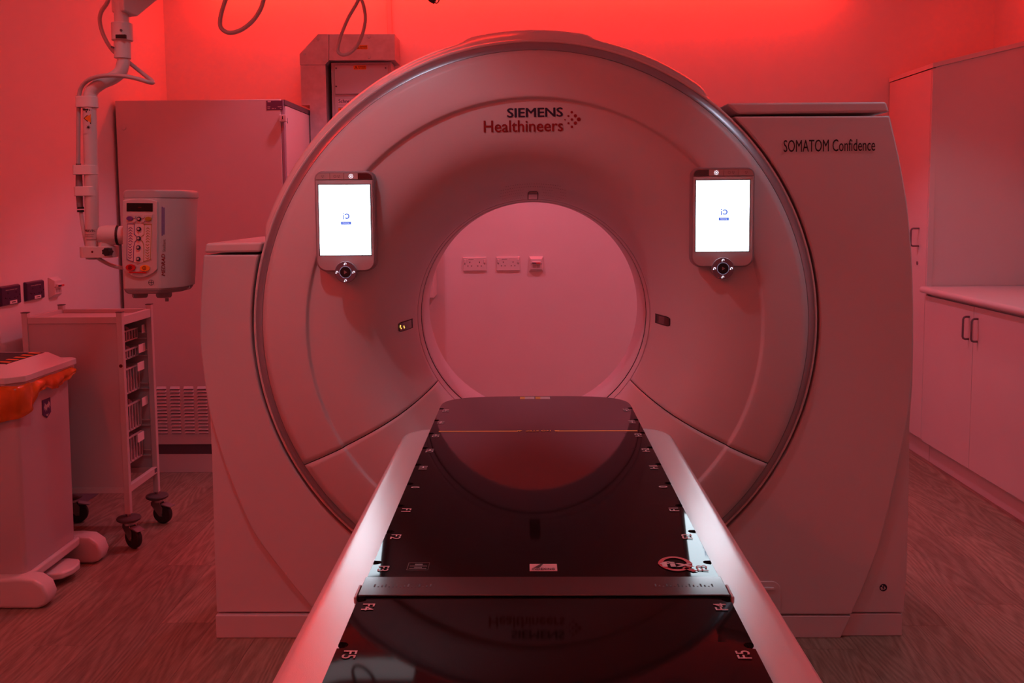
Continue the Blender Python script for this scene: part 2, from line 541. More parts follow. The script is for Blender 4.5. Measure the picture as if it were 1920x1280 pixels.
def fill_lamp(x, y, watts, colr, label):  # unseen spot lamp, added to fill light into the lower room
    t = thing('fill_lamp', (x, y, ZC), label, 'light', 'added ceiling fill lamps')
    rg = []
    for (r_, z) in ((0.085, ZC), (0.085, ZC - 0.006), (0.078, ZC - 0.009), (0.066, ZC - 0.009), (0.064, ZC - 0.004), (0.060, ZC)):
        rg.append([(x + r_ * math.cos(2 * PI * k / 32), y + r_ * math.sin(2 * PI * k / 32), z) for k in range(32)])
    obj('trim_ring', MB().loft(rg, True, False), M['frame'], t)
    ld = bpy.data.lights.new('lamp', 'SPOT')
    ld.energy = watts; ld.color = colr; ld.spot_size = math.radians(104); ld.spot_blend = 0.35; ld.shadow_soft_size = 0.05
    lo = bpy.data.objects.new('lamp', ld); col.objects.link(lo)
    lo.parent = t; lo.location = (0, 0, -0.02)
fill_lamp(0.75, 1.75, FILL_REAR, FILL_PINK, 'added ceiling fill lamp behind the scanner on the cupboard side')
fill_lamp(-0.75, 1.75, FILL_REAR, FILL_PINK, 'added ceiling fill lamp behind the scanner on the cabinet side')
fill_lamp(1.75, -0.2, FILL_FRONT, FILL_WHITE, 'added ceiling fill lamp beside the worktop')
fill_lamp(1.85, 0.95, FILL_FRONT * 0.6, FILL_WHITE, 'added ceiling fill lamp above the worktop end by the tall cupboard')
fill_lamp(-0.8, -0.85, FILL_FRONT * 0.9, FILL_WHITE, 'added ceiling fill lamp above the trolley side of the patient table')

def panel_light(x, y, label, sx=0.3, sy=0.3, m='panel2'):
    t = thing('ceiling_light', (x, y, ZC), label, 'light', 'square ceiling light panels')
    obj('diffuser', MB().box(x - sx, x + sx, y - sy, y + sy, ZC - 0.012, ZC - 0.004), M[m], t)
    f = MB()
    for q in ((x - sx - .02, x - sx, y - sy - .02, y + sy + .02), (x + sx, x + sx + .02, y - sy - .02, y + sy + .02), (x - sx, x + sx, y - sy - .02, y - sy), (x - sx, x + sx, y + sy, y + sy + .02)):
        f.box(*q, ZC - 0.016, ZC)
    obj('frame', f, M['frame'], t)

panel_light(-0.95, 1.91, 'narrow white ceiling light panel above the rear of the scanner', 0.3, 0.12, 'panel')
panel_light(-1.15, -0.95, 'square white ceiling light panel on the trolley side of the patient table')
wn = obj('fill_window', MB().box(-1.3, 1.5, YF + 0.002, YF + 0.012, 0.95, 2.0), mat('fill_window_glass', (0.3, 0.3, 0.3), 0.2, emit=(0.80, 0.95, 1.0), estr=FILL_WINDOW))  # unseen glowing pane, added as neutral light from the front
setp(wn, 'glowing window added for fill light in the wall facing the scanner', 'window', kind='structure')
wf = MB()
for q in ((-1.36, -1.3, 0.89, 2.06), (1.5, 1.56, 0.89, 2.06), (-1.3, 1.5, 0.89, 0.95), (-1.3, 1.5, 2.0, 2.06)):
    wf.box(q[0], q[1], YF + 0.001, YF + 0.03, q[2], q[3])
obj('fill_window_frame', wf, M['frame'], wn)

# ------------------------------------------------------------------ CT gantry
ZB = 1.043
RIMY = -0.02
prof = [(0.404, 0.322), (0.408, 0.30), (0.415, 0.25), (0.430, 0.18), (0.452, 0.11), (0.482, 0.045), (0.520, -0.010), (0.560, -0.042),
        (0.610, -0.060), (0.660, -0.065), (0.705, -0.0645), (0.7195, -0.0640), (0.7275, -0.0745), (0.735, -0.0755), (0.77, -0.0705), (0.82, -0.060), (0.874, -0.044)]
def yf(r): return interp(prof, r)
def onring(p, lift=0.0012):
    r = math.hypot(p[0], p[2] - ZB)
    return Vector((p[0], yf(r) - lift, p[2]))
def rp(r, th, y): return (r * math.cos(th), y, ZB + r * math.sin(th))

g = thing('ct_scanner', (0, 0.3, 0), 'large white CT scanner gantry with round bore and two lit screens', 'scanner')

def seam(r): return math.radians(30.5 + (0.9 - r) / (0.9 - 0.42) * 3.3)
rs = [0.4115, 0.4145, 0.418, 0.424, 0.43, 0.44, 0.452, 0.465, 0.48, 0.495, 0.51, 0.525, 0.54, 0.56, 0.58, 0.60, 0.625, 0.65, 0.68, 0.705, 0.7165, 0.7195, 0.7215, 0.7235, 0.7255, 0.7275, 0.730, 0.735, 0.75, 0.77, 0.795, 0.82, 0.85, 0.874]
def cover(lo_f, hi_f, n):
    mb = MB()
    rings = []
    for r in rs:
        y = yf(r)
        a0, a1 = lo_f(r), hi_f(r)
        rings.append([rp(r, a0 + (a1 - a0) * k / n, y) for k in range(n + 1)])
    m = len(rings[0])
    vs = [p for q in rings for p in q]
    fs = []
    for k in range(len(rings) - 1):
        for i in range(m - 1):
            fs.append((k * m + i, k * m + i + 1, (k + 1) * m + i + 1, (k + 1) * m + i)[::-1])
    return mb.add(vs, fs)
gapa = 0.0030
up_c = obj('front_cover', cover(lambda r: -seam(r) + gapa / r * 0.5, lambda r: PI + seam(r) - gapa / r * 0.5, 200), M['gantry'], g, solid=0.003, angle=50)
lo_c = obj('lower_front_cover', cover(lambda r: PI + seam(r) + gapa / r * 0.5, lambda r: 2 * PI - seam(r) - gapa / r * 0.5, 100), M['gantry'], g, solid=0.003, angle=50)

def revolve(pr, n=200, a0=0.0, a1=2 * PI):
    """pr: list of (r, y) or callables of theta"""
    mb = MB()
    full = abs(a1 - a0 - 2 * PI) < 1e-6
    m = n if full else n + 1
    rings = []
    for q in pr:
        rg = []
        for k in range(m):
            th = a0 + (a1 - a0) * k / n
            r, y = q(th) if callable(q) else q
            rg.append(rp(r, th, y))
        rings.append(rg)
    vs = [p for q in rings for p in q]
    fs = []
    for k in range(len(rings) - 1):
        for i in range(m if full else m - 1):
            j = (i + 1) % m
            fs.append((k * m + i, (k + 1) * m + i, (k + 1) * m + j, k * m + j)[::-1])
    return mb.add(vs, fs)

obj('accent_band', revolve([(0.8742, -0.038), (0.8752, -0.0440), (0.881, -0.0415), (0.889, -0.0345), (0.897, -0.026), (0.9028, -0.019), (0.9020, -0.010)]), M['silver'], g, angle=60, label='silver accent band')
def free(th):
    d = math.degrees(th) % 360
    if d > 270: d -= 360
    return sstep(50, 55, d) * (1 - sstep(159, 164, d)) if d < 180 else 0.0
def shell(dr, y, hump=0.0):
    def fn(th):
        d = math.degrees(th) % 360
        hp = sstep(76.5, 80.0, d) * (1 - sstep(101.5, 105.5, d))
        return (0.9125 + dr * free(th) + hump * hp, y)
    return fn
obj('outer_shell', revolve([(0.9022, -0.0175), (0.9060, -0.0190), (0.9105, -0.0165), shell(0.0, -0.010), shell(0.006, -0.002), shell(0.016, 0.012, 0.001), shell(0.026, 0.04, 0.004), shell(0.0345, 0.075, 0.010), shell(0.0365, 0.10, 0.0135),
                            shell(0.0355, 0.104, 0.0135), shell(0.040, 0.13, 0.014), shell(0.043, 0.20, 0.014), shell(0.043, 0.62, 0.014), (0.88, 0.66)], 360), M['gantry_rim'], g, angle=30)
obj('bore_lip', revolve([(0.4150, 0.280), (0.4106, 0.2775), (0.4098, 0.2800), (0.4085, 0.290), (0.4075, 0.300), (0.4062, 0.313), (0.4050, 0.322), (0.4042, 0.325)]), M['gantry'], g, angle=25)
obj('bore_groove', revolve([(0.4042, 0.324), (0.412, 0.326), (0.412, 0.340), (0.4035, 0.342)]), M['dark'], g)
obj('bore_liner', revolve([(0.4045, 0.340), (0.4020, 0.345), (0.4015, 0.36), (0.4015, 0.585)]), M['gantry'], g, angle=25)
obj('rear_cover', revolve([(0.4015, 0.585), (0.412, 0.645), (0.44, 0.72), (0.50, 0.775), (0.60, 0.80), (0.80, 0.79), (0.87, 0.74), (0.885, 0.66)]), M['gantry'], g, angle=60)
obj('dark_seam_backing', revolve([(0.424, 0.33), (0.424, 0.285), (0.432, 0.245), (0.44, 0.22), (0.50, 0.09), (0.56, 0.0), (0.62, -0.035), (0.70, -0.042), (0.80, -0.030), (0.86, -0.012)]), M['dark'], g)  # dark sheet that puts shade into the cover seams

# side pylons -------------------------------------------------------
YP, YBODY, YREAR = -0.02, -0.006, 0.62
def px2(pts, Y): return [(q.x, q.z) for q in (P(a, b, Y=Y) for a, b in pts)]
def arc(r, a0, a1, n=48): return [(r * math.cos(a0 + (a1 - a0) * k / n), ZB + r * math.sin(a0 + (a1 - a0) * k / n)) for k in range(n + 1)]
def smooth2(pts, sub=6): return [(q.x, q.y) for q in spline([(a, b, 0) for a, b in pts], sub)]
CUT = 0.9190
# left
LZT = P(440, 478, Y=YP).z
LS = P(480, 1150, Y=YP).z
outer = smooth2(px2([(381, 478), (376, 560), (375, 640), (382, 705), (391, 765), (401, 805), (425, 880), (450, 943), (480, 1006), (545, 1092), (594, 1150)], YP))
ain = PI - math.asin((LZT - ZB) / CUT)
aend = 1.5 * PI - 0.22
plate = outer + [(CUT * math.cos(aend), LS), (CUT * math.cos(aend), ZB + CUT * math.sin(aend))] + arc(CUT, aend, ain)[1:]
obj('side_cover', MB().prism(plate, YP, 0.03), M['gantry'], g, bevel=0.006, seg=3)
body = px2([(381, 478), (376.5, 560), (376, 640), (383, 700), (391, 770), (395, 860), (400, 1035), (404, 1150)], YP)
body2 = body + [(-0.2, LS), (-0.2, ZB - 0.935 * math.cos(0.217))] + arc(0.935, 1.5 * PI - 0.2167, PI - math.asin((LZT - ZB) / 0.935))
obj('side_body', MB().prism(body2, YBODY, YREAR), M['gantry'], g, bevel=0.006, seg=3)
cap = px2([(385.5, 456), (491, 454), (487, 472.5), (382, 474)], YP)
obj('top_cap', MB().prism(cap, YP, YREAR), M['gantry_rim'], g, bevel=0.008, seg=3)
xl, xr_ = P(405, 1190, Y=YP).x, -0.15
obj('base_plinth', MB().box(xl, xr_, YP, YREAR, 0.0, LS - 0.007), M['gantry'], g, bevel=0.003)
# right
RZT = P(1500, 217, Y=YP).z
RS = P(1530, 1151, Y=YP).z
outr = smooth2(px2([(1668, 217), (1685, 290), (1700, 372), (1709, 460), (1713, 550), (1713, 630), (1708.5, 725), (1699, 800), (1683, 880), (1654, 1005), (1626, 1085), (1597, 1152)], YP))
ain = math.asin((RZT - ZB) / CUT)
aend = 1.5 * PI + 0.22 - 2 * PI
plate = outr + [(CUT * math.cos(aend), RS), (CUT * math.cos(aend), ZB + CUT * math.sin(aend))] + arc(CUT, aend, ain)[1:]
obj('side_cover', MB().prism(plate, YP, 0.03), M['gantry'], g, bevel=0.006, seg=3)
RS2 = P(1640, 1147, Y=YBODY).z
body = px2([(1668, 217), (1685, 292), (1700, 376), (1708, 460), (1711.5, 550), (1712.5, 640), (1710.5, 720), (1705, 800), (1704.5, 880), (1700, 1067), (1694, 1147)], YBODY)
body2 = body + [(0.2, RS2), (0.2, ZB - 0.935 * math.cos(0.217))] + arc(0.935, -0.5 * PI + 0.2167, math.asin((RZT - ZB) / 0.935))
obj('side_body', MB().prism(body2, YBODY, YREAR), M['gantry'], g, bevel=0.006, seg=3)
cap = px2([(1362, 193), (1662, 190.5), (1668.5, 210.5), (1384, 213.5), (1376, 206)], YP)
obj('top_cap', MB().prism(cap, YP, 0.30), M['gantry'], g, bevel=0.008, seg=3)
bp_ = px2([(1596, 1154.5), (1576, 1194)], YP)
obj('base_plinth', MB().prism([(0.15, 0.0), (bp_[1][0], 0.0), bp_[0], (0.15, bp_[0][1])], YP, 0.02), M['gantry'], g, bevel=0.003)
obj('base_plinth', MB().box(0.15, P(1691.5, 1180, Y=YBODY).x, YBODY, YREAR, 0.0, RS2 - 0.006), M['gantry'], g, bevel=0.003)
obj('base_frame', MB().box(-0.3, 0.3, 0.05, YREAR, 0.0, 0.11), M['boxgrey'], g)
hx = P(1463, 1120, Y=YP); hz = P(1440, 1089, Y=YP)
hp = rrect(0.62, hx.x, RS + 0.001, hz.z, [0.002, 0.002, 0.03, 0.03], 8)
obj('access_hatch', MB().prism(hp, YP - 0.004, YP + 0.01), M['gantry'], g, bevel=0.0035, seg=2)
obj('hatch_grip', MB().prism(rrect(0.60, hx.x - 0.022, hz.z - 0.028, hz.z - 0.018, 0.004, 4), YP - 0.010, YP - 0.002), M['gantry_rim'], g, bevel=0.003)

# reading-figure emblem
c = P(1656, 1101, Y=YBODY)
em = obj('instruction_emblem', MB().disc((c.x, YBODY - 0.0012, c.z), (0, -1, 0), 0.0125, 28), M['navy'], g, label='dark round sticker with reading figure')
k = 0.0125
e2 = MB().disc((c.x - 0.26 * k, YBODY - 0.0018, c.z + 0.5 * k), (0, -1, 0), 0.2 * k, 12)
for poly in ([(-.72, .15), (-.35, .2), (-.15, -.2), (-.2, -.7), (-.45, -.62), (-.72, -.2)], [(-.15, -.3), (.1, -.62), (.62, -.25), (.4, -.1), (.05, -.35)], [(.1, .25), (.35, .35), (.45, .05), (.68, -.05), (.62, -.2), (.2, -.05)]):
    e2.add([(c.x + a * k, YBODY - 0.0018, c.z + b * k) for a, b in poly], [tuple(range(len(poly)))])
obj('reading_figure', e2, M['pinkprint'], em)

# lettering on the gantry
def ring_text(name, s, px0, px1, pybase, pytop, material, bold):
    p0 = P(px0, pybase, Y=-0.066); p1 = P(px1, pybase - (px1 - px0) * 0.0155, Y=-0.066); pt = P(px0, pytop, Y=-0.066)
    mb = MB()
    r = p1 - p0; u = pt - p0
    u = u - r * (u.dot(r) / r.dot(r))
    text(mb, s, p0, r, u, width=r.length, height=u.length, bold=bold, proj=lambda p: onring(p, 0.0010))
    return obj(name, mb, material, g)
ring_text('maker_lettering', 'SIEMENS', 951.5, 1055, 220, 203, M['navy'], 0.028)
ring_text('division_lettering', 'Healthineers', 907.5, 1055.5, 248, 226.5, M['redprint'], 0.018)
dots = MB()
for (a, b, r_) in ((1072, 210.3, 2.4), (1065.7, 217.3, 1.9), (1059.3, 224.3, 1.4), (1078.8, 217, 3.1), (1072.2, 224, 2.4), (1065.8, 231, 2.0), (1085.3, 223.6, 3.7), (1078.8, 230.6, 3.1), (1072.3, 237.7, 2.4)):
    q = onring(P(a, b, Y=-0.066), 0.0010)
    dots.disc(q, (0, -1, 0), r_ * 0.00168, 16)
obj('logo_dots', dots, M['redprint'], g)
p0 = P(1469.5, 281.5, Y=YP - 0.001); p1 = P(1641, 279, Y=YP - 0.001); pt = P(1469.5, 262.5, Y=YP - 0.001)
mb = MB(); text(mb, 'SOMATOM Confidence', p0 - Vector((0, 0, 0.006)), p1 - p0, pt - p0, width=(p1 - p0).length, height=(pt - p0).length + 0.006, bold=0.004)
obj('model_lettering', mb, M['blackprint'], g)

# speaker holes above the bore
hl = MB()
for ri in range(6):
    r_ = 0.4180 + ri * 0.0088
    nn = 30
    for k in range(nn + 1):
        th = math.radians(90 + (k / nn - 0.5) * 29 + (0.5 * 29 / nn if ri % 2 else 0))
        dth = abs(math.degrees(th) - 90)
        lim = 14.6 - 0.9 * (ri - 2.5) ** 2 * 0.25
        if dth > lim or (dth < 4.2 and ri < 4) or (ri == 5 and dth > 12.0) or (ri == 0 and dth > 13): continue
        if math.hypot((math.degrees(th) - 79.8) * 0.0075, r_ - 0.438) < 0.012: continue
        q = Vector(rp(r_, th, yf(r_)))
        e = 1e-3
        t1 = Vector(rp(r_ + e, th, yf(r_ + e))) - q
        t2 = Vector((-math.sin(th), 0, math.cos(th)))
        nrm = t1.cross(t2).normalized()
        if nrm.y > 0: nrm = -nrm
        hl.disc(q + nrm * 0.0008, nrm, 0.0016, 6)
o = obj('speaker_holes', hl, M['hole'], g); o['kind'] = 'stuff'

# laser windows
def window(th0, half, r0, r1, lights=False):
    mb = MB()
    n, m = 10, 8
    def pt(u, v, lift):     # u across -1..1, v 0..1 along r
        r = r0 + (r1 - r0) * v
        y = yf(r)
        e = 1e-3
        nr = -(yf(r + e) - y) / e
        wd = half * (1 if v < 0.72 else math.sqrt(max(0.0, 1 - ((v - 0.72) / 0.30) ** 2)) * 0.45 + 0.55)
        th = th0 + u * wd / r
        nl = math.hypot(1, nr)
        rr = r - (-nr) / nl * 0.0 
        return rp(rr, th, y - lift)
    def sheet(sc_, lift):
        b = MB(); vs = []; fs = []
        for i in range(m + 1):
            for j in range(n + 1):
                vv = 0.5 + (i / m - 0.5) * sc_
                vs.append(pt((j / n * 2 - 1) * sc_, vv, lift))
        for i in range(m):
            for j in range(n):
                fs.append((i * (n + 1) + j, i * (n + 1) + j + 1, (i + 1) * (n + 1) + j + 1, (i + 1) * (n + 1) + j))
        return b.add(vs, fs)
    wd = obj('laser_window', sheet(1.0, 0.0028), M['black'], g, label='dark laser window in the bore rim')
    obj('window_glass', sheet(0.82, 0.0045), M['glassred'], wd)
    if lights:
        for (u, v) in ((0.25, 0.80), (-0.1, 0.86), (-0.35, 0.84), (0.3, 0.58), (0.0, 0.6)):
            q = Vector(pt(u, v, 0.0065))
            obj('indicator_light', MB().disc(q, (0, -1, 0), 0.0024, 10), M['amber'], wd)
window(PI / 2, 0.0185, 0.4100, 0.437)
window(PI + 0.035, 0.0165, 0.4215, 0.456, True)
window(-0.005, 0.0165, 0.4215, 0.456)

# control panels with screens
def icon_arrow(mb, x, y, z, s, flip=1):
    for k in range(8):
        a0, a1 = math.radians(-40 + k * 32), math.radians(-40 + (k + 1) * 32)
        r0, r1 = 0.55 * s, 0.9 * s
        mb.add([(x + flip * r * math.cos(a), y, z + r * math.sin(a)) for r, a in ((r0, a0), (r1, a0), (r1, a1), (r0, a1))], [(0, 1, 2, 3)])
    mb.add([(x - flip * 0.4 * s, y, z - 0.2 * s), (x - flip * 1.5 * s, y, z - 0.75 * s), (x - flip * 0.5 * s, y, z - 1.05 * s)], [(0, 1, 2)])

def control_panel(pxl, pxr, pyt, pyb, scr, jx, jy, mirror):
    YQ = -0.105
    a = P(pxl, pyt, Y=YQ); b = P(pxr, pyb, Y=YQ)
    x0, x1, z1, z0 = a.x, b.x, a.z, b.z
    pn = obj('control_panel', MB().prism(rrect(x0, x1, z0, z1, [0.034, 0.034, 0.024, 0.024], 8), YQ + 0.004, -0.058), M['bezel_edge'], g, bevel=0.005, seg=3, label='white control panel with lit screen and jog wheel')
    obj('bezel', MB().prism(rrect(x0 + 0.005, x1 - 0.005, z0 + 0.004, z1 - 0.028, [0.030, 0.030, 0.003, 0.003], 8), YQ, YQ + 0.012), M['bezel'], pn, bevel=0.002)
    # top key row
    n = 4
    wkey = (x1 - x0 - 0.012) / n
    for i in range(n):
        kx0 = x0 + 0.006 + i * wkey
        idx = i if not mirror else n - 1 - i
        tl = 0.016 if i == 0 else 0.001; tr = 0.016 if i == n - 1 else 0.001
        km = [M['button'], M['button'], M['button'], M['darkred']][idx]
        obj('dark_key' if idx == 3 else 'key', MB().prism(rrect(kx0 + 0.0006, kx0 + wkey - 0.0006, z1 - 0.0255, z1 - 0.007, [0.001, 0.001, tr, tl], 5), YQ - 0.001, YQ + 0.012), km, pn)
        cx, cz = kx0 + wkey / 2, z1 - 0.0163
        ic = MB()
        if idx == 2:
            for q in range(8):
                an = q * PI / 4
                ic.disc((cx + 0.0058 * math.cos(an), YQ - 0.0018, cz + 0.0058 * math.sin(an)), (0, -1, 0), 0.0014, 8)
            ic.disc((cx, YQ - 0.0018, cz), (0, -1, 0), 0.0024, 10)
            obj('lamp_icon', ic, M['iconwhite'], pn)
        elif idx in (0, 1):
            ox = 0.006 if idx == 1 else 0
            for an in (90, 210, 330):
                aa = math.radians(an)
                ic.add([(cx + ox + r * math.cos(aa + d), YQ - 0.0016, cz - r * math.sin(aa + d)) for r, d in ((0.0015, -.5), (0.005, -.5), (0.005, .5), (0.0015, .5))], [(0, 1, 2, 3)])
            if idx == 1:
                for q in range(12):
                    t0, t1 = q * PI / 6, (q + 1) * PI / 6
                    ic.add([(cx - 0.006 + r * math.cos(t), YQ - 0.0016, cz + r * math.sin(t)) for r, t in ((0.0034, t0), (0.0045, t0), (0.0045, t1), (0.0034, t1))], [(0, 1, 2, 3)])
            obj('key_icon', ic, M['icongrey'], pn)
    # screen
    s0 = P(scr[0], scr[1], Y=YQ); s1 = P(scr[2], scr[3], Y=YQ)
    obj('screen_frame', MB().box(s0.x - 0.0025, s1.x + 0.0025, YQ - 0.001, YQ + 0.004, s1.z - 0.0025, s0.z + 0.0025), M['black'], pn)
    obj('screen', MB().box(s0.x, s1.x, YQ - 0.0022, YQ + 0.003, s1.z, s0.z), M['screen'], pn, label='bright white screen')
    cx, cz = (s0.x + s1.x) / 2 + 0.0035, (s0.z + s1.z) / 2 + 0.012
    ic = MB()
    YS = YQ - 0.003
    for q in range(14):
        t0, t1 = math.radians(-150 + q * 300 / 14), math.radians(-150 + (q + 1) * 300 / 14)
        ic.add([(cx + 0.003 + r * math.cos(t), YS, cz + r * math.sin(t)) for r, t in ((0.0042, t0), (0.0092, t0), (0.0092, t1), (0.0042, t1))], [(0, 1, 2, 3)])
    ic.box(cx - 0.0098, cx - 0.0058, YS - 0.0002, YS, cz - 0.010, cz + 0.004)
    ic.disc((cx - 0.0078, YS, cz + 0.0078), (0, -1, 0), 0.0024, 10)
    ic.box(cx - 0.0165, cx + 0.0165, YS - 0.0002, YS, cz - 0.0265, cz - 0.0165)
    obj('screen_icon', ic, M['screenblue'], pn)
    tx = MB(); text(tx, 'Positioning', (cx, YS - 0.0006, cz - 0.0215), (1, 0, 0), (0, 0, 1), width=0.020, center=True)
    obj('screen_button_text', tx, M['softwhite'], pn)
    # jog wheel
    j = P(jx, jy, Y=YQ - 0.012)
    obj('jog_base', MB().cyl((j.x, YQ - 0.010, j.z), (j.x, -0.06, j.z), 0.034, 0.030, 40), M['bezel_edge'], pn, bevel=0.002)
    obj('jog_ring', MB().cyl((j.x, YQ - 0.014, j.z), (j.x, YQ - 0.009, j.z), 0.0335, 0.0345, 40), M['jog'], pn, bevel=0.0015)
    rg = MB()
    for q in range(40):
        t0, t1 = q * PI / 20, (q + 1) * PI / 20
        rg.add([(j.x + r * math.cos(t), YQ - 0.0146, j.z + r * math.sin(t)) for r, t in ((0.0178, t0), (0.0186, t0), (0.0186, t1), (0.0178, t1))], [(0, 1, 2, 3)])
    obj('jog_light_ring', rg, M['ringlight'], pn)
    obj('jog_button', MB().cyl((j.x, YQ - 0.017, j.z), (j.x, YQ - 0.010, j.z), 0.0172, 0.0172, 32), M['black'], pn, bevel=0.0015)
    tr = MB().add([(j.x - 0.004, YQ - 0.0176, j.z - 0.0062), (j.x - 0.004, YQ - 0.0176, j.z + 0.0062), (j.x + 0.0062, YQ - 0.0176, j.z)], [(0, 1, 2)])
    obj('play_icon', tr, M['icongrey'], pn)
    for (dx, dz) in ((0, 0.0262), (0, -0.0262), (0.0262, 0), (-0.0262, 0)):
        ai = MB()
        icon_arrow(ai, j.x + dx, YQ - 0.0148, j.z + dz, 0.0040)
        obj('jog_icon', ai, M['iconwhite'], pn)
    return pn
control_panel(588, 705, 321, 509, (597.5, 347, 696, 477.5), 648, 510, False)
control_panel(1297.5, 1414, 314, 501, (1305.5, 338.5, 1403.5, 470.5), 1355.5, 503, True)

# ------------------------------------------------------------------ patient table
ZT = CAM.z - 0.562
ZR = ZT - 0.010
YH5, YF5 = -0.487, -1.887
tb = thing('patient_table', (0, -1.8, 0), 'white patient table frame on a pedestal under the black table top', 'table')
YEND, YBACK = -0.665, -3.0
def rail_section(hw, z, y):
    return None
# shell of the frame: plan outline with rounded far corners, top edge rounded
def outline(hw, r, y0, y1, n=10):
    out = [(hw, y0)]
    for k in range(n + 1):
        a = k / n * PI / 2
        out.append((hw - r + r * math.cos(a), y1 - r + r * math.sin(a)))
    for k in range(n + 1):
        a = PI / 2 + k / n * PI / 2
        out.append((-hw + r + r * math.cos(a), y1 - r + r * math.sin(a)))
    out.append((-hw, y0))
    return out
rings = []
HW = 0.336
for (ins, z) in ((0.03, ZR - 0.115), (0.0, ZR - 0.085), (-0.001, ZR - 0.04), (0.0, ZR - 0.016), (0.0013, ZR - 0.009), (0.0040, ZR - 0.0042), (0.0085, ZR - 0.0012), (0.014, ZR - 0.0002), (0.022, ZR), (0.060, ZR + 0.0005)):
    rings.append([(x, y, z) for x, y in outline(HW - ins, 0.085 - ins * 0.5, YBACK + ins, YEND - ins)])
obj('table_frame', MB().loft(rings), M['tablewhite'], tb, angle=60)
obj('pedestal', MB().frustum([(-0.26, -2.75, 0.12), (0.26, -2.75, 0.12), (0.26, -1.15, 0.12), (-0.26, -1.15, 0.12)], [(-0.24, -2.6, ZR - 0.11), (0.24, -2.6, ZR - 0.11), (0.24, -1.3, ZR - 0.11), (-0.24, -1.3, ZR - 0.11)]), M['tablewhite'], tb, bevel=0.02)
obj('pedestal_base', MB().box(-0.3, 0.3, -2.85, -0.9, 0.0, 0.12), M['tablewhite'], tb, bevel=0.015)

tt = thing('table_top', (0, -1.8, ZR), 'glossy black carbon fibre table top with index notches along both edges', 'table top')
HWT = 0.2655
notch = [YH5 - 0.14 * i for i in range(15)]
ENDY = P(1000, 742.5, Z=ZT).y
def hw_at(y):
    h = HWT
    for q in notch:
        d = abs(y - q)
        if d < 0.0085:
            h = HWT - 0.004 - math.sqrt(max(0, 0.0085 ** 2 - d * d)) * 1.05
    y0 = YH5 + 0.022
    if y > y0:
        t = min(1.0, (y - y0) / (ENDY - y0))
        h = HWT * (1 - t ** 3.0) ** (1 / 3.6) if t < 1 else 0.0
        h = max(h, 0.001)
    return h
ys = set()
y = -2.72
while y < YH5 + 0.02:
    ys.add(round(y, 4)); y += 0.02
for q in notch:
    for k in range(-6, 7):
        ys.add(round(q + k * 0.0085 / 6, 5))
    ys.add(round(q - 0.0087, 5)); ys.add(round(q + 0.0087, 5))
for k in range(25):
    t = 1 - (1 - k / 24) ** 2
    ys.add(round(YH5 + 0.022 + (ENDY - YH5 - 0.022) * t, 5))
ys = sorted(v for v in ys if v >= -2.72)
fr = [-1, -0.992, -0.975, -0.95, -0.92, -0.88, -0.83, -0.76, -0.66, -0.45, -0.2, 0, 0.2, 0.45, 0.66, 0.76, 0.83, 0.88, 0.92, 0.95, 0.975, 0.992, 1]
def ztop(x):
    d = max(0.0, abs(x) - (0.222 if x > 0 else 0.244)) / 0.043
    return ZT - 0.0008 * d * d
rings = []
for y in ys:
    h = hw_at(y)
    top = []
    for s_ in fr:
        x = s_ * h
        top.append((x, y, ztop(x)))
    e = ztop(h)
    rg = [(-(h - 0.0), y, ZT - 0.0092), (-(h + 0.002), y, e - 0.0055), (-(h + 0.0018), y, e - 0.003), (-(h + 0.001), y, e - 0.0015)] + top + [((h + 0.001), y, e - 0.0015), ((h + 0.0018), y, e - 0.003), ((h + 0.002), y, e - 0.0055), (h, y, ZT - 0.0092)]
    rings.append(rg)
obj('carbon_panel', MB().loft(rings), M['carbon'], tt, angle=40)
# printed marks on the top
YEL = P(1000, 808, Z=ZT).y
yl = MB()
for (a, b) in ((823, 971), (1041, 1195)):
    x0, x1 = P(a, 808, Z=ZT).x, P(b, 807, Z=ZT).x
    yl.box(x0, x1, YEL - 0.0045, YEL + 0.0045, ZT - 0.002, ZT + 0.0004)
obj('warning_line', yl, M['yellow'], tt)
nt_ = MB(); text(nt_, 'NO STEP', (0.004, YEL, ZT + 0.0008), (-1, 0, 0), (0, -1, 0), width=0.062, height=0.013, center=True, bold=0.01)
for xx in (-0.042, 0.050):
    nt_.add([(xx - 0.007, YEL + 0.006, ZT + 0.0008), (xx + 0.007, YEL + 0.006, ZT + 0.0008), (xx, YEL - 0.007, ZT + 0.0008)], [(0, 1, 2)])
obj('warning_lettering', nt_, M['yellow'], tt)
names = ['H5', 'H4', 'H3', 'H2', 'H1', '0', 'F1', 'F2', 'F3', 'F4', 'F5', 'F6', 'F7']
for i, nm in enumerate(names):
    yy = notch[i] - 0.027
    ht = 0.017
    for s_ in (-1, 1):
        mb = MB()
        xx = s_ * 0.246
        text(mb, nm, (xx, yy, ztop(0.246) + 0.0010), (0, s_, 0), (-s_, 0, 0), height=ht, center=True, bold=0.012)
        obj('index_number', mb, M['pinkprint'], tt)
for xa, xb in ((975, 1002), (1004, 1031)):
    p0 = P(xa, 748, Z=ZT); p1 = P(xb, 743.5, Z=ZT)
    mid = p0.x + (p1.x - p0.x) * 0.34
    st = obj('end_sticker', MB().box(mid, p1.x, p0.y, p1.y - 0.003, ZT - 0.001, ZT + 0.0006), M['pinkprint'], tt)
    obj('sticker_warning', MB().box(p0.x, mid, p0.y, p1.y - 0.003, ZT - 0.001, ZT + 0.0006), M['yellow'], st)
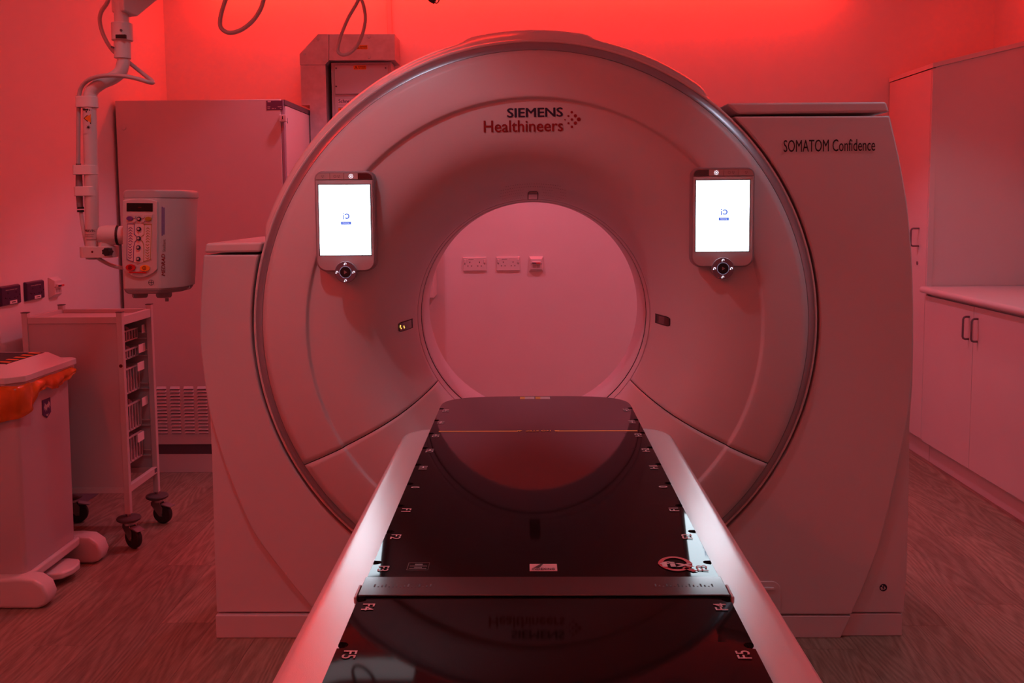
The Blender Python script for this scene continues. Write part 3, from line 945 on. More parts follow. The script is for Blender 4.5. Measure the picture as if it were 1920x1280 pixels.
# white sticker, faint plate, red ring logo
a = P(993, 1070.5, Z=ZT); b = P(1044, 1057.5, Z=ZT)
st = obj('white_sticker', MB().box(a.x, b.x, a.y, b.y, ZT - 0.001, ZT + 0.0006), M['pinkprint'], tt)
wx, wy = b.x - a.x, b.y - a.y
sm = MB().add([(a.x + wx * u, a.y + wy * v, ZT + 0.0010) for u, v in ((0.14, 0.42), (0.40, 0.96), (0.50, 0.96), (0.36, 0.42))], [(3, 2, 1, 0)])
text(sm, 'INDEXING', (a.x + wx * 0.5, a.y + wy * 0.22, ZT + 0.0010), (1, 0, 0), (0, 1, 0), width=wx * 0.82, height=wy * 0.28, center=True, bold=0.01)
obj('sticker_print', sm, M['blackprint'], st)
a = P(762, 1069, Z=ZT); b = P(806, 1055, Z=ZT)
fp = MB()
for (u0, u1, v0, v1) in ((0, 1, 0, .04), (0, 1, .96, 1), (0, .015, 0, 1), (.985, 1, 0, 1), (.1, .9, .5, .58), (.1, .9, .16, .26), (.32, .68, .3, .42), (.32, .68, .64, .84)):
    fp.box(a.x + (b.x - a.x) * u0, a.x + (b.x - a.x) * u1, a.y + (b.y - a.y) * v0, a.y + (b.y - a.y) * v1, ZT - 0.001, ZT + 0.0005)
obj('rating_print', fp, mat('faint_print', (0.06, 0.03, 0.035), 0.4), tt)
lc = P(1266, 1057.5, Z=ZT)
lq = MB()
for k_ in range(32):
    t0, t1 = k_ * PI / 16, (k_ + 1) * PI / 16
    pts = []
    for t, q in ((t0, 1), (t1, 1), (t1, 0), (t0, 0)):
        rx = 0.0185 if q == 0 else 0.0268 - 0.003 * abs(math.sin(t))
        ry = 0.0235 if q == 0 else 0.0300
        pts.append((lc.x + rx * math.cos(t), lc.y + ry * math.sin(t), ZT + 0.0012))
    lq.add(pts, [(0, 3, 2, 1)])
lq.add([(lc.x + 0.008, lc.y - 0.018, ZT + 0.0012), (lc.x + 0.013, lc.y - 0.012, ZT + 0.0012), (lc.x + 0.031, lc.y - 0.030, ZT + 0.0012), (lc.x + 0.022, lc.y - 0.033, ZT + 0.0012)], [(3, 2, 1, 0)])
lg = obj('ring_logo', lq, mat('logo_red', (0.50, 0.01, 0.03), 0.5), tt)
lt = MB(); text(lt, 'fix', (lc.x + 0.002, lc.y - 0.004, ZT + 0.0017), (1, 0, 0), (0, 1, 0), width=0.050, height=0.020, center=True, bold=0.03)
obj('ring_logo_lettering', lt, M['pinkprint'], lg)

# index bar across the table
y0 = P(1000, 1111.5, Z=ZT + 0.006).y; y1 = P(1000, 1077.5, Z=ZT + 0.006).y
ib = thing('index_bar', (0, (y0 + y1) / 2, ZT), 'flat steel index bar lying across the black table top', 'bar')
obj('bar', MB().box(-HWT - 0.001, HWT + 0.001, y0, y1, ZT + 0.0006, ZT + 0.0034), M['steel'], ib, bevel=0.0008)
for s_ in (-1, 1):
    hk = MB().box(min(s_ * (HWT + 0.0025), s_ * (HWT + 0.0065)), max(s_ * (HWT + 0.0025), s_ * (HWT + 0.0065)), y0 - 0.004, y1 - 0.025, ZT - 0.0085, ZT + 0.002)
    obj('hook', hk, M['galv'], ib, bevel=0.0015)
    et = MB()
    x0 = s_ * 0.165
    for k_ in range(16):
        xx = x0 + s_ * k_ * 0.0055
        et.box(xx - 0.0011, xx + 0.0011, (y0 + y1) / 2 - 0.005, (y0 + y1) / 2 + 0.005 - 0.004 * (k_ % 3), ZT + 0.0032, ZT + 0.0036)
    obj('etched_marks', et, M['etched'], ib)['kind'] = 'stuff'

# ------------------------------------------------------------------ equipment cabinet on the left
YC = 1.94
cx0, cx1 = -2.185, P(539, 500, Y=YC).x
cz1 = P(400, 187, Y=YC).z
cb = thing('equipment_cabinet', ((cx0 + cx1) / 2, YC + 0.35, 0), 'tall white metal equipment cabinet with louvred vent in the corner', 'cabinet')
obj('body', MB().box(cx0, cx1, YC + 0.02, 2.70, 0.10, cz1 - 0.004), M['cabwhite'], cb, bevel=0.004)
obj('front_panel', MB().box(cx0 + 0.005, cx1 - 0.012, YC, YC + 0.02, P(350, 833, Y=YC).z, cz1), M['cabwhite'], cb, bevel=0.003)
obj('side_panel', MB().box(cx1, cx1 + 0.006, YC + 0.03, 2.68, 0.16, cz1 - 0.03), M['cabwhite'], cb, bevel=0.002)
obj('top_trim', MB().box(cx1 - 0.004, cx1 + 0.008, YC + 0.01, 2.70, cz1 - 0.028, cz1 - 0.002), M['cabdark'], cb)
obj('edge_strip', MB().box(cx1 - 0.010, cx1 + 0.002, YC + 0.002, YC + 0.024, 0.16, cz1 - 0.004), M['striptrim'], cb)
za, zb_ = P(350, 833, Y=YC).z, P(350, 852, Y=YC).z
obj('vent_gap_shade', MB().box(cx0 + 0.01, cx1 - 0.01, YC + 0.012, YC + 0.03, zb_, za), M['cabdark'], cb)  # dark box, the shade of the open gap put into its colour
obj('plinth', MB().box(cx0 + 0.005, cx1 - 0.01, YC + 0.002, 2.65, 0.0, zb_), M['cabwhite'], cb, bevel=0.002)
for (a, b) in ((291.5, 861), (292, 878)):
    q = P(a, b, Y=YC)
    obj('plinth_bolt', MB().cyl((q.x, YC - 0.004, q.z), (q.x, YC + 0.004, q.z), 0.0075, None, 12), M['cabdark'], cb)
q = P(232, 240, Y=YC)
obj('panel_screw', MB().cyl((q.x, YC - 0.008, q.z), (q.x, YC + 0.004, q.z), 0.011, 0.0125, 16), M['cabwhite'], cb, bevel=0.002)
# louvres
lw = 0.0555
lm = MB().frustum([(-lw / 2, 0.0, -0.0045), (lw / 2, 0.0, -0.0045), (lw / 2, 0.0, 0.0075), (-lw / 2, 0.0, 0.0075)],
                  [(-lw / 2 + 0.001, -0.0085, -0.0045), (lw / 2 - 0.001, -0.0085, -0.0045), (lw / 2 - 0.004, -0.0010, 0.0070), (-lw / 2 + 0.004, -0.0010, 0.0070)])
lm.add([(-lw / 2 + 0.002, -0.0008, -0.0100), (lw / 2 - 0.002, -0.0008, -0.0100), (lw / 2 - 0.002, -0.0008, -0.0045), (-lw / 2 + 0.002, -0.0008, -0.0045)], [(0, 1, 2, 3)])  # dark quad painting the shade of the opening under each louvre
first = None
c1 = P(302.5, 727, Y=YC); c14 = P(305, 810, Y=YC); cstep = (P(379, 727, Y=YC).x - P(302.5, 727, Y=YC).x) / 3
for ci in range(-3, 5):
    for ri in range(14):
        z = c1.z + (c14.z - c1.z) * ri / 13
        if first is None:
            first = obj('louvre', lm, M['cabwhite'], None, local=True)
            first.data.materials.append(M['cabdark'])
            first.data.polygons[-1].material_index = 1
            o = first
        else:
            o = first.copy(); col.objects.link(o)
        o.parent = cb
        o.location = Vector((c1.x + ci * cstep, YC, z)) - ORG[cb.name]
a = P(500, 206.5, Y=YC); b = P(529.5, 188.5, Y=YC)
lb = obj('rating_label', MB().box(a.x, b.x, YC - 0.0012, YC + 0.002, a.z, b.z), M['label'], cb, label='purple rating label')
ll = MB()
wx, wz = b.x - a.x, b.z - a.z
for (u0, u1, v0, v1) in ((.08, .28, .84, .98), (.06, .24, .30, .38), (.70, .94, .30, .38), (.06, .22, .13, .21), (.33, .47, .13, .21), (.52, .58, .13, .21), (.84, .94, .13, .21)):
    ll.box(a.x + wx * u0, a.x + wx * u1, YC - 0.0018, YC, a.z + wz * v0, a.z + wz * v1)
obj('label_print', ll, M['pinkprint'], lb)['kind'] = 'stuff'
a = P(523.5, 228, Y=YC - 0.02); b = P(536.5, 215, Y=YC - 0.02)
lk = obj('latch', MB().box(a.x, b.x, YC - 0.024, YC + 0.004, a.z, b.z), M['cabwhite'], cb, bevel=0.003)
obj('latch_slot', MB().box(a.x + 0.017, a.x + 0.021, YC - 0.0255, YC - 0.02, a.z + 0.012, b.z - 0.008), M['hole'], lk)
for (yy, zz) in ((YC + 0.06, P(543, 224, Y=YC).z), (2.60, P(585, 237, X=cx1).z)):
    obj('side_hole', MB().box(cx1 + 0.005, cx1 + 0.0075, yy - 0.005, yy + 0.005, zz - 0.014, zz + 0.014), M['cabdark'], cb)

# ------------------------------------------------------------------ steel trunking and isolator on the back wall
YT = 2.50
tr = thing('steel_trunking', (P(620, 90, Y=YT).x, 2.6, 0.3), 'galvanised steel cable trunking with cut corner on the back wall', 'trunking')
pz = lambda pts: px2(pts, YT)
obj('corner_plate', MB().prism(pz([(561.5, 101), (596, 63.5), (616.5, 63.5), (616.5, 113.5), (609.5, 121.5), (562, 121.5)]), YT, YB - 0.003), M['galv'], tr, bevel=0.002)
obj('top_duct', MB().prism(pz([(617, 63.5), (740, 63.5), (740.5, 112.5), (617, 113)]), YT, YB - 0.003), M['galv'], tr, bevel=0.002)
q0 = P(562.5, 122, Y=YT); q1 = P(610, 122, Y=YT)
obj('vertical_duct', MB().box(q0.x + 0.002, q1.x, YT + 0.002, YB - 0.003, 2.02, q0.z - 0.001).box(-1.283, q1.x, YT + 0.002, YB - 0.003, 0.3, 2.02), M['galv'], tr)
for (a, b) in ((596.5, 72.5), (570, 101), (609, 113), (692, 69), (692, 107)):
    q = P(a, b, Y=YT)
    obj('fixing_screw', MB().cyl((q.x, YT - 0.004, q.z), (q.x, YT + 0.004, q.z), 0.0085, 0.0095, 14), M['boxgrey'], tr, bevel=0.002)

def danger(parent, px0, px1, py0, py1, Y):
    a = P(px0, py1, Y=Y); b = P(px1, py0, Y=Y)
    st = obj('danger_sticker', MB().box(a.x, b.x, Y - 0.001, Y + 0.002, a.z, b.z), M['orange'], parent, label='orange danger sticker')
    mb = MB()
    wx, wz = b.x - a.x, b.z - a.z
    text(mb, 'DANGER', (a.x + wx * .67, Y - 0.0016, a.z + wz * .68), (1, 0, 0), (0, 0, 1), width=wx * .58, height=wz * .3, center=True, bold=0.02)
    text(mb, '400 VOLTS', (a.x + wx * .67, Y - 0.0016, a.z + wz * .30), (1, 0, 0), (0, 0, 1), width=wx * .58, height=wz * .28, center=True, bold=0.02)
    t0, t1, t2 = Vector((a.x + wx * .04, Y - .0016, a.z + wz * .12)), Vector((a.x + wx * .34, Y - .0016, a.z + wz * .12)), Vector((a.x + wx * .19, Y - .0016, a.z + wz * .9))
    cen = (t0 + t1 + t2) / 3
    for A, B in ((t0, t1), (t1, t2), (t2, t0)):
        mb.add([A, B, cen + (B - cen) * 0.72, cen + (A - cen) * 0.72], [(0, 1, 2, 3)])
    mb.add([cen + Vector((-.0015, 0, .009)), cen + Vector((.004, 0, .008)), cen + Vector((-.001, 0, -.009))], [(0, 1, 2)])
    obj('sticker_print', mb, M['blackprint'], st)
danger(tr, 667, 689, 84.5, 92.5, YT)
YI = 2.54
ibx = thing('isolator_box', (P(680, 150, Y=YI).x, 2.6, 1.56), 'grey electrical isolator box with danger sticker under the steel trunking', 'electrical box')
a = P(624, 300, Y=YI); b = P(733, 114, Y=YI)
obj('housing', MB().box(a.x, b.x, YI + 0.012, YB - 0.003, 1.56, b.z - 0.004), M['boxgrey'], ibx, bevel=0.004)
a = P(628, 176.5, Y=YI); b = P(727, 121, Y=YI)
obj('cover_plate', MB().box(a.x, b.x, YI, YI + 0.02, a.z, b.z), M['boxgrey'], ibx, bevel=0.003)
for (u, v) in ((630.5, 128), (723, 127.5), (630.5, 162)):
    q = P(u, v, Y=YI)
    obj('cover_screw', MB().cyl((q.x, YI - 0.003, q.z), (q.x, YI + 0.003, q.z), 0.005, None, 10), M['cabdark'], ibx)
danger(ibx, 663, 686.5, 122.5, 130.5, YI)
a = P(630, 300, Y=YI); b = P(727, 181, Y=YI)
obj('lower_cover', MB().box(a.x, b.x, YI + 0.003, YI + 0.02, a.z, b.z), M['boxgrey'], ibx, bevel=0.003)
a = P(634, 196, Y=YI); b = P(672, 186, Y=YI)
pl = obj('name_plate', MB().box(a.x, b.x, YI + 0.0012, YI + 0.005, a.z, b.z), M['pinkprint'], ibx)
mb = MB(); text(mb, 'Schneider', (a.x + 0.003, YI + 0.0006, a.z + 0.010), (1, 0, 0), (0, 0, 1), width=(b.x - a.x) * .92, height=0.020, bold=0.02)
obj('plate_print', mb, M['navy'], pl)
a = P(634, 201, Y=YI); b = P(672, 197.5, Y=YI)
obj('notice_strip', MB().box(a.x, b.x, YI + 0.0012, YI + 0.005, a.z, b.z), M['pinkprint'], ibx)
danger(ibx, 634.5, 658, 202.5, 210.5, YI)
# small box whose corner shows through the bore
b = P(816, 545, Y=2.60)
q = P(806, 559, Y=2.50)
wbx = thing('wall_box', (-0.72, 2.6, 0.9), 'white metal wall box whose corner shows through the bore', 'electrical box')
obj('housing', MB().box(-0.80, b.x, 2.50, YB - 0.003, q.z, 1.50), M['cabwhite'], wbx, bevel=0.004)
obj('flange', MB().box(-0.79, b.x - 0.02, 2.494, 2.51, q.z + 0.004, q.z + 0.03), M['cabwhite'], wbx)

# ------------------------------------------------------------------ sockets and switches
def uk_socket(name, cen, right, out, label, w_, h_, colour, purple, group, zlabel=True):
    """twin wall socket: plate, pin holes, rockers"""
    cen = Vector(cen); r = Vector(right); u = Vector((0, 0, 1)); n = Vector(out)
    t = thing(name, cen, label, 'socket', group)
    def q(a, b, c): return cen + r * a + u * b + n * c
    def slab(mb, a0, a1, b0, b1, c0, c1, ins=0.0):
        Q0 = [q(a0, b0, c0), q(a1, b0, c0), q(a1, b1, c0), q(a0, b1, c0)]
        Q1 = [q(a0 + ins, b0 + ins, c1), q(a1 - ins, b0 + ins, c1), q(a1 - ins, b1 - ins, c1), q(a0 + ins, b1 - ins, c1)]
        return mb.frustum(Q0, Q1)
    T = 0.014 if purple else 0.011
    obj('plate', slab(MB(), -w_ / 2, w_ / 2, -h_ / 2, h_ / 2, 0, T, 0.006 if purple else 0.003), M[colour], t, bevel=0.004 if purple else 0.0015, seg=3)
    for cx in (-w_ * 0.205, w_ * 0.205) if not purple else (-w_ * 0.17, w_ * 0.22):
        zz = -h_ * 0.02
        for (da, db, sw, sh) in ((0, 0.0125, 0.004, 0.008), (-0.011, -0.010, 0.0065, 0.004), (0.011, -0.010, 0.0065, 0.004)):
            obj('pin_hole', slab(MB(), cx + da - sw / 2, cx + da + sw / 2, zz + db - sh / 2, zz + db + sh / 2, T - 0.002, T + 0.0004), M['hole'], t)
    if not purple:
        for s_ in (-1, 1):
            obj('rocker', slab(MB(), s_ * w_ * 0.415 - 0.006, s_ * w_ * 0.415 + 0.006, h_ * 0.08, h_ * 0.34, T - 0.002, T + 0.005, 0.001), M[colour], t, bevel=0.001)
            mb = MB().cyl(q(s_ * w_ * 0.415, -h_ * 0.0, T - 0.001), q(s_ * w_ * 0.415, -h_ * 0.0, T + 0.0008), 0.003, None, 10)
            obj('plate_screw', mb, M['chrome'], t)
        obj('circuit_label', slab(MB(), -w_ * 0.34, w_ * 0.03, h_ * 0.30, h_ * 0.41, T - 0.002, T + 0.0006), M['whiteprint'], t)
        obj('label_print', slab(MB(), -w_ * 0.26, -w_ * 0.04, h_ * 0.335, h_ * 0.36, T - 0.002, T + 0.0009), M['blackprint'], t)
    else:
        for (cx, cz) in ((-w_ * 0.30, -h_ * 0.10), (w_ * 0.40, -h_ * 0.02)):
            obj('plate_screw', MB().cyl(q(cx, cz, T - 0.001), q(cx, cz, T + 0.0006), 0.003, None, 10), M['hole'], t)
        mb = MB(); text(mb, 'MEDICAL EQUIPMENT ONLY', q(0.0, h_ * 0.27, T + 0.0008), r, u, width=w_ * 0.55, height=h_ * 0.05, center=True, bold=0.02)
        obj('plate_lettering', mb, M['pinkprint'], t)
        obj('circuit_label', slab(MB(), -w_ * 0.10, w_ * 0.24, -h_ * 0.42, -h_ * 0.26, T - 0.002, T + 0.0012), M['whiteprint'], t)
        obj('label_print', slab(MB(), -w_ * 0.02, w_ * 0.17, -h_ * 0.36, -h_ * 0.32, T - 0.002, T + 0.0016), M['blackprint'], t)
    return t

YW = YB - 0.011
for (p0, p1, lab) in (((868, 482.5), (912, 507.5), 'white twin wall socket with glossy label, further from the red-flag switch'), ((931, 481.5), (974.5, 507.5), 'white twin wall socket next to the red-flag switch on the back wall')):
    a = P(*p0, Y=YW); b = P(*p1, Y=YW)
    uk_socket('wall_socket', ((a.x + b.x) / 2, YB, (a.z + b.z) / 2), (1, 0, 0), (0, -1, 0), lab, 0.146, 0.086, 'sockwhite', False, 'white twin sockets on the back wall')
XW = XL + 0.014
for (pa, lab) in ((((2, 556.5), (41, 550)), 'purple twin medical socket on the left wall above the waste bin'), (((50, 547.5), (85, 541)), 'purple twin medical socket beside the white isolator switch')):
    a = P(*pa[0], X=XW); b = P(*pa[1], X=XW)
    uk_socket('medical_socket', (XL, (a.y + b.y) / 2, (a.z + b.z) / 2), (0, 1, 0), (1, 0, 0), lab, abs(b.y - a.y), 0.086, 'purpsock', True, 'purple medical sockets on the left wall')

def isolator(cen, right, out, label):
    cen = Vector(cen); r = Vector(right); u = Vector((0, 0, 1)); n = Vector(out)
    t = thing('isolator_switch', cen, label, 'switch')
    def q(a, b, c): return cen + r * a + u * b + n * c
    def slab(mb, a0, a1, b0, b1, c0, c1, ix=0.0, iz=0.0):
        return mb.frustum([q(a0, b0, c0), q(a1, b0, c0), q(a1, b1, c0), q(a0, b1, c0)], [q(a0 + ix, b0 + iz, c1), q(a1 - ix, b0 + iz, c1), q(a1 - ix, b1 - iz, c1), q(a0 + ix, b1 - iz, c1)])
    h = 0.046
    obj('base', slab(MB(), -0.043, 0.043, -h, h, 0, 0.006), M['sockwhite'], t, bevel=0.001)
    obj('raised_cover', slab(MB(), -0.043, 0.043, -h, h, 0.006, 0.026, 0.010, 0.015), M['sockwhite'], t, bevel=0.0015)
    obj('switch_toggle', slab(MB(), -0.026, 0.026, -0.002, 0.018, 0.02, 0.040, 0.001, 0.004), M['sockwhite'], t, bevel=0.002)
    obj('dark_flag', slab(MB(), -0.025, 0.0, 0.004, 0.011, 0.034, 0.0412), M['purpsock'], t)
    obj('red_flag', slab(MB(), 0.0, 0.025, 0.004, 0.011, 0.034, 0.0412), M['redlamp'], t)
    for s_ in (-1, 1):
        obj('cover_screw', MB().cyl(q(s_ * 0.031, 0.002, 0.020), q(s_ * 0.031, 0.002, 0.0268), 0.003, None, 10), M['icongrey'], t)
        obj('module_window', slab(MB(), s_ * 0.0125 - 0.010, s_ * 0.0125 + 0.010, -0.022, -0.006, 0.02, 0.0275), M['bezel'], t)
    return t
a = P(992, 480.5, Y=YW); b = P(1019, 509, Y=YW)
isolator(((a.x + b.x) / 2, YB, (a.z + b.z) / 2), (1, 0, 0), (0, -1, 0), 'white square isolator switch with red flag on the back wall')
a = P(94.5, 540, X=XW); b = P(115, 536, X=XW)
isolator((XL, (a.y + b.y) / 2, (a.z + b.z) / 2), (0, 1, 0), (1, 0, 0), 'white square isolator switch with red flag on the left wall')

# ------------------------------------------------------------------ drawer trolley
TX1, TX0, TY0, TY1 = -1.705, -2.125, 0.815, 1.145
TZ = P(228, 586, Y=TY0).z
tl = thing('drawer_trolley', ((TX0 + TX1) / 2, (TY0 + TY1) / 2, 0), 'white metal drawer trolley on black castors in front of the cabinet', 'trolley')
ps = 0.024
zbt = 0.145
for i, (x, y) in enumerate(((TX0, TY0), (TX1 - ps, TY0), (TX0, TY1 - ps), (TX1 - ps, TY1 - ps))):
    po = obj('post', MB().box(x, x + ps, y, y + ps, zbt, TZ), M['trolley'], tl, bevel=0.002)
    obj('post_cap', MB().box(x - 0.0015, x + ps + 0.0015, y - 0.0015, y + ps + 0.0015, TZ, TZ + 0.003), M['bumper'], po)
zr = 0.235
for (nm, q) in (('top_rail', (TX0 + ps, TX1 - ps, TY0 + 0.002, TY0 + 0.020, TZ - 0.045, TZ - 0.018)), ('top_rail', (TX0 + ps, TX1 - ps, TY1 - 0.020, TY1 - 0.002, TZ - 0.045, TZ - 0.018)),
                ('top_rail', (TX0 + 0.002, TX0 + 0.02, TY0 + ps, TY1 - ps, TZ - 0.045, TZ - 0.018)), ('top_rail', (TX1 - 0.02, TX1 - 0.002, TY0 + ps, TY1 - ps, TZ - 0.055, TZ - 0.018)),
                ('bottom_rail', (TX0 + ps, TX1 - ps, TY0 + 0.002, TY0 + 0.02, zr, zr + 0.024)), ('bottom_rail', (TX0 + ps, TX1 - ps, TY1 - 0.02, TY1 - 0.002, zr, zr + 0.024)),
                ('bottom_rail', (TX1 - 0.022, TX1 - 0.002, TY0 + ps, TY1 - ps, zr, zr + 0.030)), ('bottom_rail', (TX0 + 0.002, TX0 + 0.02, TY0 + ps, TY1 - ps, zr, zr + 0.024))):
    obj(nm, MB().box(*q), M['trolley'], tl, bevel=0.002)
obj('side_panel', MB().box(TX0 + ps, TX1 - ps, TY0 + 0.007, TY0 + 0.011, zr + 0.02, TZ - 0.04), M['trolleypanel'], tl)
obj('side_panel', MB().box(TX0 + ps, TX1 - ps, TY1 - 0.011, TY1 - 0.007, zr + 0.02, TZ - 0.04), M['trolleypanel'], tl)
obj('back_panel', MB().box(TX0 + 0.006, TX0 + 0.01, TY0 + ps, TY1 - ps, zr + 0.02, TZ - 0.04), M['trolleypanel'], tl)
obj('top_tray', MB().box(TX0 + 0.02, TX1 - 0.02, TY0 + 0.018, TY1 - 0.018, TZ - 0.042, TZ - 0.036), M['trolley'], tl)
q = P(221.5, 686, Y=TY0)
obj('post_plug', MB().cyl((TX1 - ps / 2, TY0 - 0.001, q.z), (TX1 - ps / 2, TY0 + 0.005, q.z), 0.0075, None, 16), M['darkred'], tl)
q = P(281, 888, Y=TY1)
obj('maker_badge', MB().box(TX1 - 0.003, TX1 - 0.0008, TY1 - ps - 0.028, TY1 - ps - 0.004, zr + 0.008, zr + 0.026), M['cabdark'], tl)
# baskets
zn = [(627, 649), (664, 683), (700, 749), (770, 822), (832, 882)]
tagpx = [(266, 277, 604, 626), (260, 272, 641, 663), (258, 270, 675, 697), (266.5, 278, 740, 762), (258, 270, 807, 830)]
BX = TX1 - 0.062
for bi, (t_, b_) in enumerate(zn):
    zt_ = P(232, t_, X=BX).z + 0.004; zb2 = P(235, b_, X=BX).z
    zt_ = P(234, t_, Y=TY0 + 0.05).z; zb2 = P(234, b_, Y=TY0 + 0.05).z
    by0, by1 = TY0 + 0.028, TY1 - 0.03
    mb = MB()
    nb = 9
    bx = BX
    mb.box(bx - 0.004, bx + 0.004, by0, by1, zt_ - 0.006, zt_)
    mb.box(bx - 0.004, bx + 0.002, by0, by1, zb2, zb2 + 0.006)
    for k_ in range(nb + 1):
        yy = by0 + (by1 - by0 - 0.006) * k_ / nb
        mb.box(bx - 0.002, bx + 0.002, yy, yy + 0.006, zb2, zt_)
    mb.box(TX0 + 0.03, bx, by0, by1, zb2, zb2 + 0.003)
    mb.box(TX0 + 0.03, bx, by0, by0 + 0.003, zb2, zt_)
    mb.box(TX0 + 0.03, bx, by1 - 0.003, by1, zb2, zt_)
    mb.box(TX0 + 0.03, TX0 + 0.034, by0, by1, zb2, zt_)
    bk = obj('basket', mb, M['basket'], tl)
    # runners on the far side panel
    for zz in (zb2 + 0.02, zb2 - 0.005):
        obj('runner', MB().box(BX - 0.30, TX1 - 0.026, TY1 - 0.024, TY1 - 0.012, zz, zz + 0.004), M['trolley'], tl)
    c = tagpx[bi]
    yt = by1 - 0.085
    a = P(c[0], (c[2] + c[3]) / 2 + 2.5, X=TX1 - 0.034); b = P(c[1], (c[2] + c[3]) / 2 - 2.5, X=TX1 - 0.034)
    zc_ = (a.z + b.z) / 2
    obj('label_holder', MB().box(TX1 - 0.036, TX1 - 0.033, min(a.y, b.y), max(a.y, b.y), zc_ - 0.0185, zc_ + 0.0185), M['tag'], bk, label='pale blank label card')
    ct = MB()
    rg_ = random.Random(bi)
    for k_ in range(4):
        yy = by0 + 0.02 + k_ * (by1 - by0 - 0.05) / 4
        ct.frustum([(bx - 0.16, yy, zb2 + 0.004), (bx - 0.012, yy, zb2 + 0.004), (bx - 0.012, yy + 0.05, zb2 + 0.004), (bx - 0.16, yy + 0.05, zb2 + 0.004)],
                   [(bx - 0.14, yy + 0.006, zt_ - 0.01 + rg_.random() * 0.02), (bx - 0.02, yy + 0.004, zt_ - 0.012 + rg_.random() * 0.03), (bx - 0.02, yy + 0.042, zt_ - 0.014 + rg_.random() * 0.03), (bx - 0.14, yy + 0.045, zt_ - 0.01)])
    o = obj('packets', ct, M['packet'], bk); o['kind'] = 'stuff'
# castors (local geometry around the stem, then copied)
def castor(px, py, rot):
    cz_ = 0.045
    def loc(p): 
        x, y, z = p
        ca, sa = math.cos(rot), math.sin(rot)
        return (px + x * ca - y * sa, py + x * sa + y * ca, z)
    def put(nm, mb, m_, par, bv=0.0):
        mb.v = [loc(p) for p in mb.v]
        return obj(nm, mb, m_, par, bevel=bv)
    b = MB()
    rings = []
    for (r_, z) in ((0.020, 0.112), (0.040, 0.114), (0.048, 0.119), (0.050, 0.126), (0.047, 0.131), (0.034, 0.135), (0.016, 0.136)):
        rings.append([(r_ * math.cos(2 * PI * k / 28), r_ * math.sin(2 * PI * k / 28), z) for k in range(28)])
    ca = put('castor', b.loft(rings), M['bumper'], tl)
    put('swivel', MB().cyl((0, 0, 0.098), (0, 0, 0.113), 0.026, 0.024, 20), M['chrome'], ca, 0.002)
    put('stem', MB().cyl((0, 0, 0.13), (0, 0, zbt + 0.01), 0.010, None, 12), M['chrome'], ca)
    for s_ in (-1, 1):
        fk = MB().prism([(-0.022, 0.100), (0.020, 0.100), (0.036, 0.075), (0.033, 0.036), (0.018, 0.036), (-0.010, 0.070), (-0.022, 0.086)], s_ * 0.0165 - 0.0012, s_ * 0.0165 + 0.0012, 'y')
        put('fork', fk, M['chrome'], ca)
    w_ = MB()
    rings = []
    for (r_, yy) in ((0.022, -0.013), (0.034, -0.013), (0.041, -0.012), (0.045, -0.007), (0.0455, 0.0), (0.045, 0.007), (0.041, 0.012), (0.034, 0.013), (0.022, 0.013)):
        rings.append([(0.026 + r_ * math.cos(2 * PI * k / 32), yy, 0.0455 + r_ * math.sin(2 * PI * k / 32)) for k in range(32)])
    put('wheel', w_.loft(rings), M['rubber'], ca)
    put('axle', MB().cyl((0.026, -0.02, 0.0455), (0.026, 0.02, 0.0455), 0.006, None, 10), M['chrome'], ca)
    pd = MB().frustum([(0.030, -0.020, 0.088), (0.075, -0.020, 0.080), (0.075, 0.020, 0.080), (0.030, 0.020, 0.088)], [(0.030, -0.020, 0.096), (0.080, -0.020, 0.084), (0.080, 0.020, 0.084), (0.030, 0.020, 0.096)])
    put('brake_pedal', pd, M['pedal'], ca, 0.002)
castor(TX1 - ps / 2, TY0 + ps / 2, math.radians(-30))
castor(TX1 - ps / 2, TY1 - ps / 2, math.radians(-12))
castor(TX0 + ps / 2, TY0 + ps / 2, math.radians(-70))
castor(TX0 + ps / 2, TY1 - ps / 2, math.radians(20))

# ------------------------------------------------------------------ waste bin
BXR, BXL, BY0, BY1 = -1.85, -2.18, 0.245, 0.635
bn = thing('waste_bin', ((BXL + BXR) / 2, (BY0 + BY1) / 2, 0), 'white pedal bin with orange bag hanging over its rim', 'bin')
tp = 0.006
obj('body', MB().frustum([(BXL, BY0 + tp, 0.10), (BXR, BY0 + tp, 0.10), (BXR, BY1 - tp, 0.10), (BXL, BY1 - tp, 0.10)], [(BXL, BY0, 0.80), (BXR + 0.004, BY0, 0.80), (BXR + 0.004, BY1, 0.80), (BXL, BY1, 0.80)]), M['bin'], bn, bevel=0.018, seg=4)
obj('base_frame', MB().box(BXL, BXR + 0.012, BY0 - 0.012, BY1 + 0.012, 0.075, 0.112), M['binlid'], bn, bevel=0.010, seg=3)
for yy in (BY0 + 0.01, BY1 + 0.05):
    prf = [(-2.18, 0.012), (-2.05, 0.0), (-1.79, 0.0), (-1.762, 0.012), (-1.752, 0.045), (-1.765, 0.085), (-1.80, 0.11), (-1.85, 0.115), (-2.18, 0.10)]
    obj('foot', MB().prism(prf, yy - 0.05, yy + 0.03), M['binlid'], bn, bevel=0.014, seg=3)
a = P(82, 1080, Z=0.05); 
pdl = [(BXR - 0.06, 0.40), (BXR + 0.01, 0.385), (BXR + 0.055, 0.40), (BXR + 0.075, 0.45), (BXR + 0.075, 0.50), (BXR + 0.055, 0.545), (BXR + 0.01, 0.555), (BXR - 0.06, 0.55)]
obj('pedal', MB().prism(pdl, 0.03, 0.058, 'z'), M['binlid'], bn, bevel=0.010, seg=3)
